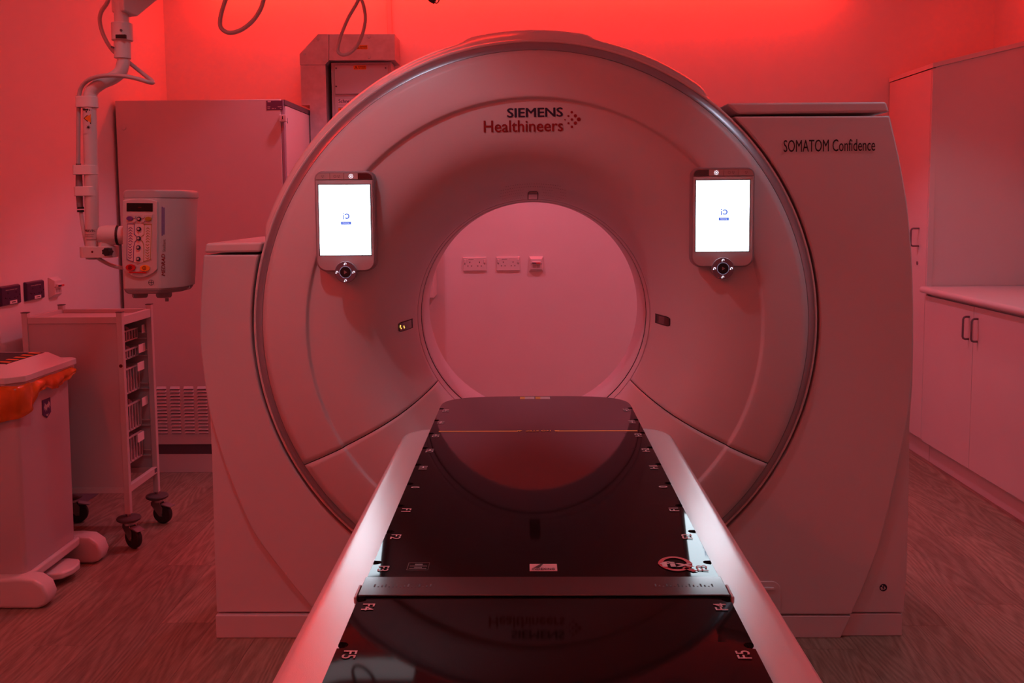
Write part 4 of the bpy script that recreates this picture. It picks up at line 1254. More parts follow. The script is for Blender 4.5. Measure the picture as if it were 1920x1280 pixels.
# lid: stepped pyramid
LX1, LY0, LY1, ZL = -1.832, 0.235, 0.690, 0.838
def lidring(i, z, c=0.05):
    x0, x1, y0, y1 = XL + 0.012 + i * 0.2, LX1 - i, LY0 + i, LY1 - i
    c = max(0.012, c - i * 0.35)
    return [(x0 + c, y0, z), (x1 - c, y0, z), (x1, y0 + c, z), (x1, y1 - c * .4, z), (x1 - c * .4, y1, z), (x0 + c, y1, z), (x0, y1 - c, z), (x0, y0 + c, z)]
lid = obj('lid', MB().loft([lidring(0.012, ZL - 0.045), lidring(0.006, ZL - 0.036), lidring(0.006, ZL - 0.026), lidring(0.0, ZL - 0.024), lidring(0.0, ZL - 0.002), lidring(0.004, ZL), lidring(0.035, ZL + 0.002), lidring(0.075, ZL + 0.032), lidring(0.082, ZL + 0.034)]), M['binlid'], bn, bevel=0.002, seg=2)
zs = ZL + 0.0348
sx1, sy0, sy1 = LX1 - 0.088, LY0 + 0.09, LY1 - 0.095
ls = obj('lid_sticker', MB().box(XL + 0.04, sx1, sy0, sy1, zs - 0.002, zs), M['blackprint'], bn, label='black sticker with orange stripes')
stp = MB()
for k_ in range(5):
    yy = sy0 + 0.025 + k_ * 0.052
    stp.add([(sx1 - 0.055, yy + 0.012, zs + 0.0006), (sx1 - 0.004, yy - 0.002, zs + 0.0006), (sx1 - 0.004, yy + 0.020, zs + 0.0006), (sx1 - 0.055, yy + 0.034, zs + 0.0006)], [(0, 1, 2, 3)])
obj('sticker_stripes', stp, M['orange'], ls)
obj('sticker_patch', MB().box(XL + 0.05, sx1 - 0.10, sy0 + 0.06, sy0 + 0.12, zs, zs + 0.0006), M['pinkprint'], ls)
# bag
def hem(s_):
    # s_ metres along the near face (negative) and the right face (positive from the near corner)
    tab = [(-0.35, 0.70), (-0.10, 0.672), (0.0, 0.690), (0.06, 0.712), (0.13, 0.762), (0.17, 0.768), (0.22, 0.752), (0.28, 0.755), (0.34, 0.768), (0.385, 0.785), (0.43, 0.795)]
    return interp(tab, s_)
rings = [[] for _ in range(9)]
N1, N2 = 26, 44
pathp = [(-0.33 + 0.33 * k / N1, 'n') for k in range(N1)] + [(0.40 * k / N2, 'r') for k in range(N2 + 1)] + [(0.43, 'e')]
rg_ = random.Random(3)
for s_, face in pathp:
    wob = 0.004 * math.sin(s_ * 55) + 0.003 * math.sin(s_ * 131 + 1.0)
    for k in range(9):
        t = k / 8
        out = 0.006 + 0.016 * math.sin(min(1, t * 1.1) * PI * 0.8) + wob * t + (0.006 if t > 0.92 else 0) + 0.003 * math.sin(s_ * 40 + t * 6)
        z = 0.806 + (hem(s_) - 0.806) * t
        if face == 'n': p = (BXR + s_, BY0 - out, z)
        elif face == 'r': p = (BXR + 0.004 + out, BY0 + s_, z)
        else: p = (BXR - 0.03, BY1 + out, z)
        if face == 'r' and s_ < 0.03:
            p = (BXR + 0.004 + out * (0.4 + 0.6 * s_ / 0.03), BY0 - out * (1 - s_ / 0.03) * 0.6 + s_, z)
        rings[k].append(p)
bgm = MB().loft(rings, closed=False, cap=False)
obj('bag', bgm, M['bag'], bn, solid=0.0012, angle=80, label='crumpled translucent orange bag')
# crest on the bin side
XB = BXR + 0.0052
c0 = P(79.5, 752, X=XB); c1_ = P(94.5, 743, X=XB); c2 = P(80.5, 778, X=XB); c3 = P(95, 772, X=XB); ctip = P(88, 783, X=XB)
y0_, y1_ = (c0.y + c2.y) / 2, (c1_.y + c3.y) / 2
zt_, zb2 = (c0.z + c1_.z) / 2, (c2.z + c3.z) / 2
shp = [(y0_, zt_), (y0_, zb2), ((y0_ + y1_) / 2, zb2 - (y1_ - y0_) * 0.28), (y1_, zb2), (y1_, zt_)]
ce = obj('crest', MB().prism(shp, XB - 0.002, XB + 0.0006, 'x'), M['crest'], bn, label='purple shield crest')
hy, hz_ = y1_ - y0_, zt_ - zb2
an = [(.08, .45), (.22, .62), (.25, .78), (.36, .66), (.50, .60), (.66, .68), (.74, .84), (.90, .62), (.92, .40), (.80, .52), (.78, .28), (.66, .44), (.52, .36), (.48, .16), (.40, .34), (.30, .14), (.28, .36), (.12, .28), (.2, .42)]
obj('crest_figure', MB().add([(XB + 0.0012, y0_ + hy * a, zb2 + hz_ * b) for a, b in an], [tuple(range(len(an)))]).add([(XB + 0.0012, y0_ + hy * a, zb2 - hz_ * b) for a, b in ((.3, .04), (.7, .04), (.5, .20))], [(0, 2, 1)]), M['bin'], ce)

# ------------------------------------------------------------------ injector arm and injector
YA = -0.05
def A(px, py, dy=0.0): return P(px, py, Y=YA + dy)
S = (YA - CAM.y) / FPX          # metres per pixel there
ar = thing('injector_arm', (A(230, 0).x, YA, ZC), 'white jointed ceiling arm with cable holding the injector', 'arm')
obj('lower_tube', MB().tube([A(173.5, 462), A(170.5, 300), A(168, 205), A(168.5, 196)], 12.4 * S, 20), M['armwhite'], ar, angle=60)
obj('bent_tube', MB().tube(spline([A(168.5, 196), A(169, 185), A(173, 170), A(190, 156), A(212, 146), A(226, 134), A(231, 118), A(231.5, 108)], 6), [12.4 * S] * 10 + [11.6 * S] * 33, 20), M['armwhite'], ar, angle=60)
obj('joint_sleeve', MB().tube([A(230, 110), A(229.5, 76)], 15 * S, 24), M['armwhite'], ar, bevel=0.002)
obj('joint_collar', MB().tube([A(229.5, 76.5), A(228.5, 43.5)], 19 * S, 24), M['armwhite'], ar, bevel=0.002)
o = obj('collar_slot', MB().box(A(225, 70).x, A(243, 70).x, YA - 19.3 * S, YA - 12 * S, A(230, 75).z, A(230, 68).z), M['hole'], ar)
obj('upper_tube', MB().tube([A(228.5, 44), A(226.5, -5), A(226, -60)], 13.2 * S, 20), M['armwhite'], ar, angle=60)
for (a, b, r_) in ((235, 60, 2.2), (218, 91, 1.8)):
    q = A(a, b)
    obj('joint_screw', MB().cyl((q.x, YA - 19.5 * S, q.z), (q.x, YA - 12 * S, q.z), r_ * S, None, 10), M['cabdark'], ar)
# boom: box section leaving up to the right
d0 = A(222, 0, 0.0); d1 = A(300, -30, 0.15)
dirv = (d1 - d0)
e1 = Vector((dirv.x, dirv.y, 0)).normalized(); side = Vector((-e1.y, e1.x, 0))
def boomq(p, hw, z0, z1): return [p - side * hw + Vector((0, 0, z0)), p + side * hw + Vector((0, 0, z0)), p + side * hw + Vector((0, 0, z1)), p - side * hw + Vector((0, 0, z1))]
p0 = A(229, -8); p1 = p0 + e1 * 0.10 + Vector((0, 0, 0.045)); p2 = p0 + e1 * 0.62 + Vector((0, 0, 0.40))
obj('boom', MB().loft([boomq(p0 - e1 * 0.02, 0.028, -0.052, 0.04), boomq(p0 + e1 * 0.028, 0.034, -0.062, 0.05), boomq(p1, 0.036, -0.048, 0.05), boomq(p2, 0.036, -0.04, 0.05)]), M['armwhite'], ar, bevel=0.005)
obj('ceiling_column', MB().cyl(p2 + Vector((0, 0, -0.06)), (p2.x, p2.y, ZC), 0.045, None, 24), M['armwhite'], ar)
# clips
for (x0, x1, y0, y1) in ((145, 179, 181, 202), (139.5, 182, 309.5, 327.5), (142, 183, 349.5, 367.5)):
    q = A((x0 + x1) / 2, (y0 + y1) / 2)
    zz0, zz1 = A(165, y1).z, A(165, y0).z
    pc = A(171, (y0 + y1) / 2)
    rr = 14.5 * S
    hwid = (x1 - x0) / 2 * S
    pl = []
    for k in range(13):
        a_ = -PI / 2 + k * PI / 12
        pl.append((pc.x + rr * math.cos(a_) - 2 * S, YA + rr * math.sin(a_)))
    lx = A(x0, 200).x if y0 > 185 else A(x0, 200).x
    lx = pc.x - (171 - x0) * S
    pl += [(lx + 0.006, YA + 0.012), (lx, YA + 0.006), (lx, YA - 0.014), (lx + 0.006, YA - 0.020)]
    obj('cable_clip', MB().prism(pl, zz0, zz1, 'z'), M['clip'], ar, bevel=0.002)
# cable
cpts = [A(215, -70, 0.03), A(205, -5, 0.03), A(190, 22, 0.035), A(187.5, 42, 0.04), A(195, 68, 0.04), A(211, 94, 0.045), A(230, 108, 0.05), A(248, 122, 0.05), A(268, 138, 0.03), A(282, 149, 0.005), A(287, 154.5, -0.02),
        A(280, 154.5, -0.045), A(262, 149, -0.05), A(238, 143.5, -0.05), A(205, 141.5, -0.045), A(178, 145, -0.03), A(158, 156, -0.015), A(149, 174, -0.008), A(147.5, 200, -0.005), A(147, 260, -0.005), A(147, 307, -0.005)]
obj('cable', MB().tube(spline(cpts, 5), 3.9 * S, 10), M['cable'], ar, angle=70)
cn = obj('cable_connector', MB().tube([A(147, 306), A(147, 312), A(148, 328), A(148.5, 346), A(149, 368), A(150, 388)], [4.6 * S, 4.8 * S, 5.8 * S, 6.4 * S, 6.2 * S, 5.6 * S], 14), M['injbase'], ar)
for (a, b) in ((388, 391.5), (393.5, 397.5)):
    obj('connector_ring', MB().tube([A(151, a), A(151.3, b)], 6.2 * S, 14), M['black'], cn)
obj('cable', MB().tube(spline([A(151.5, 396), A(154, 415), A(158, 440), A(163, 462, 0.02), A(170, 480, 0.02), A(182, 483, 0), A(192, 489, 0.0), A(206, 496, 0.02), A(222, 501, 0.03), A(236, 503, 0.04)], 5), 3.6 * S, 10), M['cablewhite'], ar, angle=70)
# bracket at the foot of the arm
a = A(154.5, 482.5); b = A(216, 461.5)
pl = rrect(a.x, b.x, YA - 0.033, YA + 0.035, [0.022, 0.012, 0.012, 0.022], 5)
obj('bracket', MB().prism(pl, a.z, b.z, 'z'), M['armwhite'], ar, bevel=0.002)
obj('bracket_foot', MB().tube([A(172, 486), A(172, 482)], 10.5 * S, 20), M['armwhite'], ar)
q = A(182, 471)
obj('bracket_screw', MB().cyl((q.x, YA - 0.0345, q.z), (q.x, YA - 0.02, q.z), 2.0 * S, None, 10), M['darkred'], ar)
kb = MB()
q = A(213.5, 470.5)
st_ = []
for k in range(36):
    a_ = 2 * PI * k / 36
    r_ = (7.0 + 0.8 * math.cos(7 * a_)) * S
    st_.append((q.x + r_ * math.cos(a_), q.z + r_ * math.sin(a_)))
obj('clamp_knob', kb.prism(st_, YA - 0.060, YA - 0.030), M['black'], ar, bevel=0.002)
# arm label plates
def cyl_patch(px0, px1, py0, py1, cxpx, rad, lift):
    mb = MB(); vs = []; n = 8
    for (py) in (py1, py0):
        for k in range(n + 1):
            px = px0 + (px1 - px0) * k / n
            c_ = A(cxpx, py)
            dx = (px - cxpx) * S
            yy = -math.sqrt(max(1e-8, rad * rad - dx * dx)) - lift
            vs.append((c_.x + dx * (1 + lift / rad), YA + yy, c_.z))
    return mb.add(vs, [(k, k + 1, n + 2 + k, n + 1 + k) for k in range(n)])
R0 = 12.4 * S
wl = obj('warning_label', cyl_patch(161, 176.5, 202, 251.5, 168.8, R0, 0.0008), M['pinkprint'], ar, label='pale warning label with triangle')
def proj_c(cxpx):
    def fn(p):
        c_ = A(cxpx, 230)
        dx = p[0] - c_.x
        return Vector((p[0], YA - math.sqrt(max(1e-8, R0 * R0 - dx * dx)) - 0.0016, p[2]))
    return fn
pj = proj_c(168.8)
tri = [(162.5, 222.7), (175.5, 213), (175.8, 233.5)]
mb = MB().add([pj(A(a, b)) for a, b in [(162.0, 222.7), (168.5, 217.6), (175.7, 212), (175.9, 234), (168.5, 228)]], [(0, 1, 2, 3, 4)])
obj('triangle_border', mb, M['blackprint'], wl)
mb = MB().add([pj(A(a, b)) + Vector((0, -0.0005, 0)) for a, b in [(164.2, 222.7), (169, 219.2), (175.4, 214.5), (175.5, 231), (169, 226.5)]], [(0, 1, 2, 3, 4)])
obj('triangle', mb, M['orange'], wl)
mb = MB()
for (a, b, r_) in ((163.5, 206.5, 2.3), (167, 207, 1.8), (170, 206.8, 2.0), (173, 207.5, 1.8), (175, 207.5, 1.3), (168, 210.8, 1.5)):
    mb.disc(pj(A(a, b)), (0, -1, 0), r_ * S, 10)
sp = []
for k in range(16):
    a_ = 2 * PI * k / 16; r_ = (4.6 if k % 2 == 0 else 1.5)
    sp.append(pj(A(171.5 + r_ * math.cos(a_), 239.5 + r_ * math.sin(a_))))
mb.add(sp, [tuple(range(16))])
obj('label_figures', mb, M['blackprint'], wl)
ml = obj('maker_label', cyl_patch(162, 184, 429, 450.5, 173, R0, 0.0006), M['button'], ar)
pj2 = proj_c(173)
def cyl_text(s_, px0, px1, pyb, pyt, m_):
    c_ = A(173, 440)
    p0 = A(px0, pyb); p1 = A(px1, pyb); pt = A(px0, pyt)
    b_ = MB()
    rad = R0
    def fn(p):
        dx = p[0] - c_.x
        dx = max(-rad * 0.995, min(rad * 0.995, dx))
        return Vector((c_.x + dx, YA - math.sqrt(rad * rad - dx * dx) - 0.0012, p[2]))
    text(b_, s_, p0, (1, 0, 0), (0, 0, 1), width=(p1.x - p0.x), height=(pt.z - p0.z), bold=0.01, proj=fn)
    return b_
obj('maker_lettering', cyl_text('MAVIG', 164, 184.6, 434.5, 430, M), M['blackprint'], ml)
mb = MB()
c_ = A(173, 440)
for (a, b, yy) in ((163, 181, 439.5), (163, 180, 443.3), (163, 184, 448.5)):
    vs = []
    for k in range(7):
        px = a + (b - a) * k / 6
        for dy in (-0.6, 0.6):
            dx = (px - 173) * S
            vs.append((c_.x + dx, YA - math.sqrt(max(1e-8, R0 * R0 - dx * dx)) - 0.0012, A(173, yy + dy).z))
    mb.add(vs, [(2 * k + 1, 2 * k + 3, 2 * k + 2, 2 * k) for k in range(6)])
obj('label_lines', mb, M['icongrey'], ml)
# elbow that carries the injector
obj('carrier_post', MB().tube([A(199, 463, 0.0), A(199, 428, 0.0)], [14.5 * S, 13 * S], 20), M['armwhite'], ar)
obj('carrier_elbow', MB().tube([A(188, 441, 0.0), A(200, 441, 0.0), A(221, 441, 0.005)], [17 * S, 19 * S, 18.5 * S], 24), M['armwhite'], ar, bevel=0.003)
obj('carrier_ring', MB().tube([A(220, 441, 0.005), A(224.5, 441, 0.006)], [19 * S, 19 * S], 24), M['black'], ar)
obj('carrier_hub', MB().tube([A(224, 441, 0.006), A(246, 441, 0.01)], [17.5 * S, 17 * S], 24), M['armwhite'], ar)

# injector head
IY = YA - 0.085
inj = thing('contrast_injector', A(290, 560), 'white twin-syringe contrast injector head with keypad hanging from the ceiling arm', 'injector')
def I(px, py, dy=0.0): return P(px, py, Y=IY + dy)
def injring(py, l, m_, r, back, e=0.0):
    z = I(290, py).z
    f0 = I(l, py).x; f1 = I(m_, py).x; f2 = I(r, py, 0.05).x
    return [(f0, IY + 0.008, z), (f0 + 0.008, IY, z), (f1 - 0.012, IY, z), (f1, IY + 0.006, z), (f2 - 0.018, IY + 0.045, z), (f2, IY + 0.075, z), (f2, IY + back, z), (f0 + 0.004, IY + back, z), (f0, IY + 0.10, z)]
BK = 0.17
obj('shell', MB().loft([injring(*q, BK)[:] for q in ((542, 229.5, 302, 341), (520, 229, 302, 342.5), (470, 228.5, 301.5, 343.5), (400, 228.3, 301, 345.5), (371, 228.2, 300.5, 346.5))]), M['inj'], inj, bevel=0.003, seg=2)
obj('top_cap', MB().loft([injring(*q, BK + 0.003) for q in ((371.5, 228.2, 301.5, 347.8), (362, 228.4, 301, 347.5), (357.5, 230.5, 299, 345), (355.5, 237, 293, 336))]), M['injcap'], inj, bevel=0.003)
obj('base', MB().loft([injring(*q, BK - 0.01) for q in ((551, 238, 297, 334), (546, 232, 300, 338.5), (541.5, 229.5, 301.5, 341))][::1]), M['injbase'], inj, bevel=0.003)
for (a, b) in ((247, 276), (292, 321)):
    cx = I((a + b) / 2, 556, 0.06)
    sy = obj('syringe_port', MB().tube([(cx.x, IY + 0.065, I(260, 561.5).z), (cx.x, IY + 0.065, I(260, 558).z), (cx.x, IY + 0.065, I(260, 548).z)], [12.5 * S, 14.3 * S, 14.6 * S], 20), M['injbase'], inj)
q = I(313, 562.5, 0.06)
obj('port_tip', MB().tube([(q.x, IY + 0.06, q.z - 0.004), (q.x, IY + 0.06, q.z + 0.006)], [3.2 * S, 3.6 * S], 12), M['injbase'], inj)
# front bezel and keypad
def on(px, py, lift): 
    p = I(px, py); return (p.x, IY - lift, p.z)
def ipoly(pts, lift, thick=0.002):
    return MB().prism([(I(a, b).x, I(a, b).z) for a, b in pts], IY - lift, IY - lift + thick)
bz = [(230.5, 376)] + [(230.5 + 65 * k / 8, 376 - 4.0 * math.sin(PI * k / 8)) for k in range(1, 8)] + [(296.5, 377)] + [(296, 505)] + [(296 - 64 * k / 8, 507 + 13.5 * math.sin(PI * k / 8)) for k in range(1, 8)] + [(231.5, 505)]
obj('bezel', ipoly(bz, 0.006, 0.008), M['inj'], inj, bevel=0.003)
LZ = 0.0072
dsp = obj('display', ipoly([(239.2, 380.5), (288, 381), (288, 396.5), (239.2, 396)], LZ, 0.003), M['display'], inj, label='black display')
obj('display_text', MB().box(I(261, 388).x, I(266.5, 388).x, IY - LZ - 0.0006, IY - LZ, I(261, 389).z, I(261, 388).z), M['redprint'], dsp)
kpd = obj('keypad', ipoly([(239, 401), (287.5, 401.5), (286, 487)] + [(286 - 46 * k / 6, 487 + 5.0 * math.sin(PI * k / 6)) for k in range(1, 6)] + [(239.5, 486)], LZ, 0.003), M['injpad'], inj, label='keypad with purple and olive frames')
obj('keypad_header', ipoly([(239.4, 401.6), (287.2, 402), (287, 419), (239.5, 418.5)], LZ + 0.0008, 0.0015), M['button'], kpd)
def oval(px, py, rx, ry, m_, nm, par, lift=0.0012, th=0.004):
    pts = [(px + rx * math.cos(2 * PI * k / 24), py + ry * math.sin(2 * PI * k / 24)) for k in range(24)]
    return obj(nm, ipoly(pts, LZ + lift + th - 0.001, th), m_, par, bevel=0.0008)
oval(245.6, 409.2, 6.2, 4.1, M['purple'], 'purple_key', kpd)
oval(280.4, 410.2, 6.2, 4.1, M['olive'], 'olive_key', kpd)
for (a, b) in ((254.5, 406.5), (254.5, 414), (271, 406.5), (271, 414)):
    oval(a, b, 2.5, 2.6, M['inj'], 'small_key', kpd)
for (a, b) in ((263, 410.2), (262.7, 429), (262.2, 446.5), (261.7, 463.5), (261.5, 485)):
    o = oval(a, b, 4.1, 4.1, M['navy'], 'round_key', kpd)
    oval(a - 0.3, b - 0.1, 2.3, 2.3, M['button'], 'key_centre', o, 0.004, 0.003)
def strip(mb, pts, wpx, lift):
    pv = [Vector((I(a, b).x, 0, I(a, b).z)) for a, b in pts]
    for i in range(len(pv) - 1):
        d = (pv[i + 1] - pv[i]).normalized(); nn = Vector((-d.z, 0, d.x)) * (wpx * S / 2)
        e = d * (wpx * S / 2)
        qd = [pv[i] - nn - e, pv[i + 1] - nn + e, pv[i + 1] + nn + e, pv[i] + nn - e]
        mb.add([(v.x, IY - lift, v.z) for v in qd], [(0, 1, 2, 3)])
    return mb
L2 = LZ + 0.0008
mb = strip(MB(), [(240.6, 419.6), (253.6, 419.6), (253.4, 439), (262, 446), (255, 453), (252.6, 462), (252, 489.5), (246, 488.5), (240, 485.5), (240.6, 419.6)], 1.1, L2)
for i in range(6): strip(mb, [(243.2 - .02 * i, 428.5 + 4.9 * i), (246.6, 425.7 + 4.9 * i), (250.2, 428.5 + 4.9 * i)], 1.0, L2)
for i in range(6): strip(mb, [(243.0 - .1 * i, 456.5 + 5.0 * i), (245.8, 459 + 5.0 * i), (248.8, 456.5 + 5.0 * i)], 1.0, L2)
obj('purple_print', mb, M['purple'], kpd)
mb = strip(MB(), [(272.4, 420.2), (285.6, 420.4), (284.2, 485.6), (271.2, 489.8), (271.6, 462), (269.5, 453), (263, 446.5), (272, 439.5), (272.4, 420.2)], 1.1, L2)
for i in range(6): strip(mb, [(275.6, 429.2 + 4.9 * i), (279, 426.4 + 4.9 * i), (282.4, 429.2 + 4.9 * i)], 1.0, L2)
for i in range(6): strip(mb, [(275.2 - .1 * i, 457.5 + 5.0 * i), (278.4, 460 + 5.0 * i), (281.4, 457.5 + 5.0 * i)], 1.0, L2)
obj('olive_print', mb, M['olive'], kpd)
rk = oval(247, 501, 9.4, 6.2, M['stopred'], 'stop_key', inj, 0.0)
yk = oval(273.7, 502.2, 9.4, 6.0, M['startor'], 'start_key', inj, 0.0)
def ring2(px, py, r0, r1, lift, n=20):
    b_ = MB()
    for k in range(n):
        t0, t1 = 2 * PI * k / n, 2 * PI * (k + 1) / n
        b_.add([on(px + r * math.cos(t), py + r * math.sin(t), lift) for r, t in ((r0, t0), (r1, t0), (r1, t1), (r0, t1))], [(3, 2, 1, 0)])
    return b_
b_ = ring2(246.5, 501, 2.9, 3.7, LZ + 0.0036); strip(b_, [(244.6, 499), (248.4, 503)], 0.9, LZ + 0.0036); strip(b_, [(248.4, 499), (244.6, 503)], 0.9, LZ + 0.0036)
obj('stop_icon', b_, M['blackprint'], rk)
b_ = ring2(273, 502, 2.9, 3.7, LZ + 0.0036); b_.add([on(271.4, 500.6, LZ + .0036), on(271.4, 503.4, LZ + .0036), on(273, 502, LZ + .0036)], [(0, 1, 2)]); strip(b_, [(274.3, 500.8), (274.3, 503.2)], 0.9, LZ + 0.0036)
obj('start_icon', b_, M['blackprint'], yk)
obj('red_strip', ipoly([(243, 508.6), (276, 509.2), (276, 512.2), (243, 511.4)], LZ, 0.002), M['stopred'], inj)
b_ = MB()
for yy in (513.0, 515.0):
    strip(b_, [(250, yy), (269, yy + 0.3)], 0.9, LZ)
strip(b_, [(244, 514), (245.5, 514)], 1.6, LZ)
obj('caution_lines', b_, M['icongrey'], inj)
b_ = ring2(283.8, 529.5, 4.6, 5.3, 0.0015, 24); strip(b_, [(283.8, 525.5), (283.8, 533.5)], 0.8, 0.0015); strip(b_, [(279.8, 529.5), (287.8, 529.5)], 0.8, 0.0015)
obj('cross_emblem', b_, M['blackprint'], inj)
# vertical lettering on the shoulder
def shoulder(px, py, lift=0.0012):
    a = Vector((I(301, py).x, IY + 0.006, I(290, py).z)); b = Vector((I(345, py, 0.05).x - 0.018, IY + 0.045, I(290, py).z))
    t = (px - 301) / 30.0
    p = a + (b - a) * t
    n = Vector((b.y - a.y, -(b.x - a.x), 0)).normalized()
    if n.y > 0: n = -n
    return p + n * lift
def vtext(nm, s_, px, py0, py1, wpx, m_, shear=0.0, bold=0.01):
    p0 = shoulder(px, py0); p1 = shoulder(px, py1); q0 = shoulder(px - wpx, py0)
    b_ = MB(); text(b_, s_, p0, p1 - p0, q0 - p0, width=(p1 - p0).length, height=(q0 - p0).length, bold=bold, shear=shear)
    return obj(nm, b_, m_, inj)
vtext('maker_lettering', 'MEDRAD', 307.5, 517.5, 476.5, 6.5, M['redprint'], 0.25, 0.02)
vtext('model_lettering', 'Stellant', 308.5, 472, 449, 5.5, M['icongrey'])
b_ = MB().add([shoulder(301.5, 387.5), shoulder(303.2, 387.5), shoulder(303.2, 442), shoulder(301.5, 442)], [(0, 1, 2, 3)])
b_.add([shoulder(304.5, 389), shoulder(306.5, 389), shoulder(306.5, 440), shoulder(304.5, 440)], [(0, 1, 2, 3)])
obj('purple_strip', b_, M['purple'], inj)
# clear side window
b_ = MB().loft([[P(a, b, Y=IY + 0.12 + t) for a, b in ((342, 514), (346, 517), (355.5, 530), (356, 540), (341, 545.5))] for t in (0.0, 0.01)])
obj('side_guard', b_, M['clip'], inj)

# ------------------------------------------------------------------ hanging cables near the ceiling
def loop(label, pts, Y, r_, m_):
    w_ = [P(a, b, Y=Y + d) for a, b, d in pts]
    e0 = w_[0] + (w_[0] - w_[1]) * 2.2; e1 = w_[-1] + (w_[-1] - w_[-2]) * 2.2
    mx_ = (e0.x + e1.x) / 2
    top0 = Vector((e0.x + (e0.x - w_[0].x) * 0.6, e0.y, ZC)); top1 = Vector((e1.x + (e1.x - w_[-1].x) * 0.6, e1.y, ZC))
    o = obj('hanging_cable', MB().tube(spline([top0, e0] + w_ + [e1, top1], 7), r_, 10), m_, None, angle=70)
    return setp(o, label, 'cable', 'cable loops hanging from the ceiling')
loop('grey cable loop hanging from the ceiling beside the jointed arm', [(427, -12, 0), (417, 18, 0), (412.5, 42, 0), (417, 55, 0), (431, 61.5, 0), (452, 56, 0), (474, 39, 0), (489, 16, 0), (497, -10, 0)], 0.1, 4.0 * 3.15 / FPX, M['cable'])
loop('grey cable loop hanging in front of the steel trunking', [(679, -14, 0), (668, 8, 0), (652, 36, 0), (639, 68, 0), (633.5, 90, 0), (636, 99.5, 0), (645, 103, 0), (659, 97, 0), (673, 80, 0), (682, 55, 0), (685, 32, 0), (681, 8, 0), (672, -14, 0)], 0.15, 3.2 * 3.2 / FPX, M['cable'])
q = P(811, 0, Y=0.25)
bl = thing('ceiling_plug', (q.x, 0.25, ZC), 'small black plug end hanging from the ceiling above the scanner', 'plug')
q1 = P(800, -9, Y=0.25); q2 = P(816, 3, Y=0.25)
obj('plug_body', MB().tube([q1, P(808, -2, Y=0.25), q2], [0.006, 0.011, 0.010], 14), M['black'], bl, bevel=0.001)
obj('plug_cable', MB().tube(spline([P(812, 4, Y=0.25), P(819, 6, Y=0.25), P(822.5, 1, Y=0.25), P(821, -10, Y=0.25), (q1.x, 0.25, 2.35), (q1.x, 0.25, ZC)], 6), 0.0018, 8), M['black'], bl)
obj('plug_lead', MB().tube([q1, (q1.x - 0.01, 0.25, q1.z + 0.05), (q1.x - 0.01, 0.25, ZC)], 0.004, 8), M['black'], bl)

# ------------------------------------------------------------------ cupboards on the right
CX = 2.15
CY0, CY1 = 2.115, YB - 0.005
tc_ = thing('tall_cupboard', (2.45, 2.4, 0), 'tall white cupboard with sloping top at the end of the worktop', 'cupboard')
ztop0 = P(1745, 123, Y=CY0).z; ztop1 = P(1920, 82, Y=CY0).z
xq = P(1920, 82, Y=CY0).x
slope = (ztop1 - ztop0) / (xq - CX)
xe = XR - 0.004
def ztl(x): return ztop0 + slope * (x - CX)
obj('side_panel', MB().prism([(CX + 0.018, 0.13), (xe, 0.13), (xe, ztl(xe) - 0.012), (CX + 0.018, ztl(CX + .018) - 0.012)], CY0, CY0 + 0.02), M['laminate'], tc_, bevel=0.0015)
obj('carcass', MB().prism([(CX + 0.022, 0.13), (xe, 0.13), (xe, ztl(xe) - 0.02), (CX + 0.022, ztl(CX + .022) - 0.02)], CY0 + 0.02, CY1), M['laminate'], tc_)
dr_ = obj('door', MB().box(CX, CX + 0.019, CY0 + 0.012, CY1 - 0.002, 0.125, ztop0 - 0.016), M['laminate'], tc_, bevel=0.0015)
obj('edge_post', MB().box(CX + 0.001, CX + 0.03, CY0 - 0.004, CY0 + 0.010, 0.125, ztop0 - 0.014), M['laminate'], tc_, bevel=0.001)
tq = MB().prism([(CX - 0.004, ztop0 - 0.012), (xe, ztl(xe) - 0.012), (xe, ztl(xe) + 0.014), (CX - 0.004, ztop0 + 0.012)], CY0 - 0.012, CY1)
obj('sloping_top', tq, M['laminate'], tc_, bevel=0.001)
obj('plinth', MB().box(CX + 0.045, xe, CY0 - 0.0, CY1, 0.0, 0.13), M['laminate'], tc_)
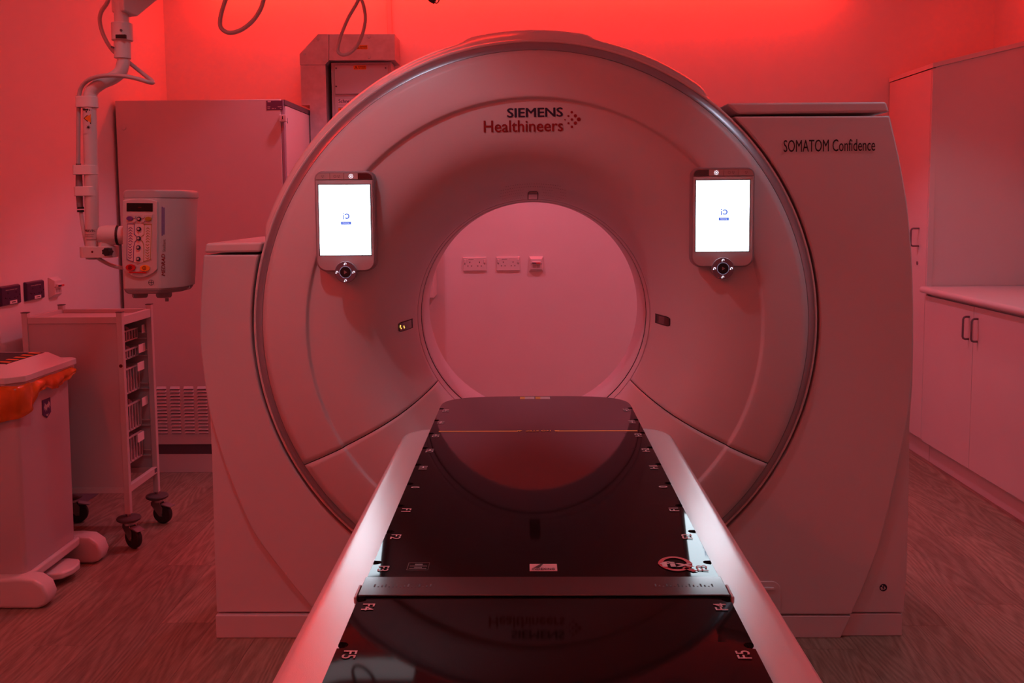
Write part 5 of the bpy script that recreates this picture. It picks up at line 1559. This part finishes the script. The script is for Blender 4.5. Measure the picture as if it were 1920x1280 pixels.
def dhandle(par, X, yy, z0, z1, out=0.03, r_=0.0052):
    rad = 0.012
    pts = [(X, yy, z1), (X - out + rad, yy, z1), (X - out + 0.0035, yy, z1 - 0.0035), (X - out, yy, z1 - rad), (X - out, yy, z0 + rad), (X - out + 0.0035, yy, z0 + 0.0035), (X - out + rad, yy, z0), (X, yy, z0)]
    return obj('handle', MB().tube(pts, r_, 10), M['handle'], par, label='dark D handle')
ha = P(1723, 428, X=CX); hb = P(1723, 461, X=CX)
dhandle(dr_, CX, (ha.y + hb.y) / 2, hb.z, ha.z, 0.045)
q = P(1720, 493, X=CX)
obj('lock', MB().cyl((CX - 0.003, q.y, q.z), (CX + 0.004, q.y, q.z), 0.010, None, 16), M['handle'], dr_)
# base units
ZWT = P(1732, 538, X=2.12).z
ypart = P(1822, 700, X=CX).y
unit = 2 * (CY0 - 0.004 - ypart)
zd0, zd1 = 0.118, ZWT - 0.05
labels = ['white base cupboard under the worktop next to the tall cupboard', 'white base cupboard under the near end of the worktop, away from the tall cupboard']
for k in range(2):
    y1 = CY0 - 0.004 - k * unit; y0 = y1 - unit
    u_ = thing('base_cupboard', (2.45, (y0 + y1) / 2, 0), labels[k], 'cupboard', 'base cupboards under the worktop')
    obj('carcass', MB().box(CX + 0.021, XR - 0.004, y0 + 0.001, y1 - 0.001, 0.115, ZWT - 0.036), M['laminate'], u_)
    obj('plinth', MB().box(CX + 0.045, XR - 0.004, y0 + 0.001, y1 - 0.001, 0.0, 0.115), M['laminate'], u_)
    ym = (y0 + y1) / 2
    for (a, b, hy) in ((ym + 0.0015, y1 - 0.0015, ym + 0.045), (y0 + 0.0015, ym - 0.0015, ym - 0.045)):
        d = obj('door', MB().box(CX, CX + 0.019, a, b, zd0, zd1), M['laminate'], u_, bevel=0.0012)
        dhandle(d, CX, hy, zd1 - 0.165, zd1 - 0.055)
wt = MB()
yw0, yw1 = CY0 - 0.006 - 2 * unit, CY0 - 0.0055
pf = [(XR - 0.003, ZWT - 0.034), (2.128, ZWT - 0.034)]
for k in range(9):
    a_ = -PI / 2 - k * PI / 8
    pf.append((2.128 + 0.017 * math.cos(a_), ZWT - 0.017 + 0.017 * math.sin(a_)))
pf.append((XR - 0.003, ZWT))
wo = obj('worktop', wt.prism(pf, yw0, yw1), M['worktop'])
setp(wo, 'pale worktop with rounded front edge on the base cupboards', 'worktop')
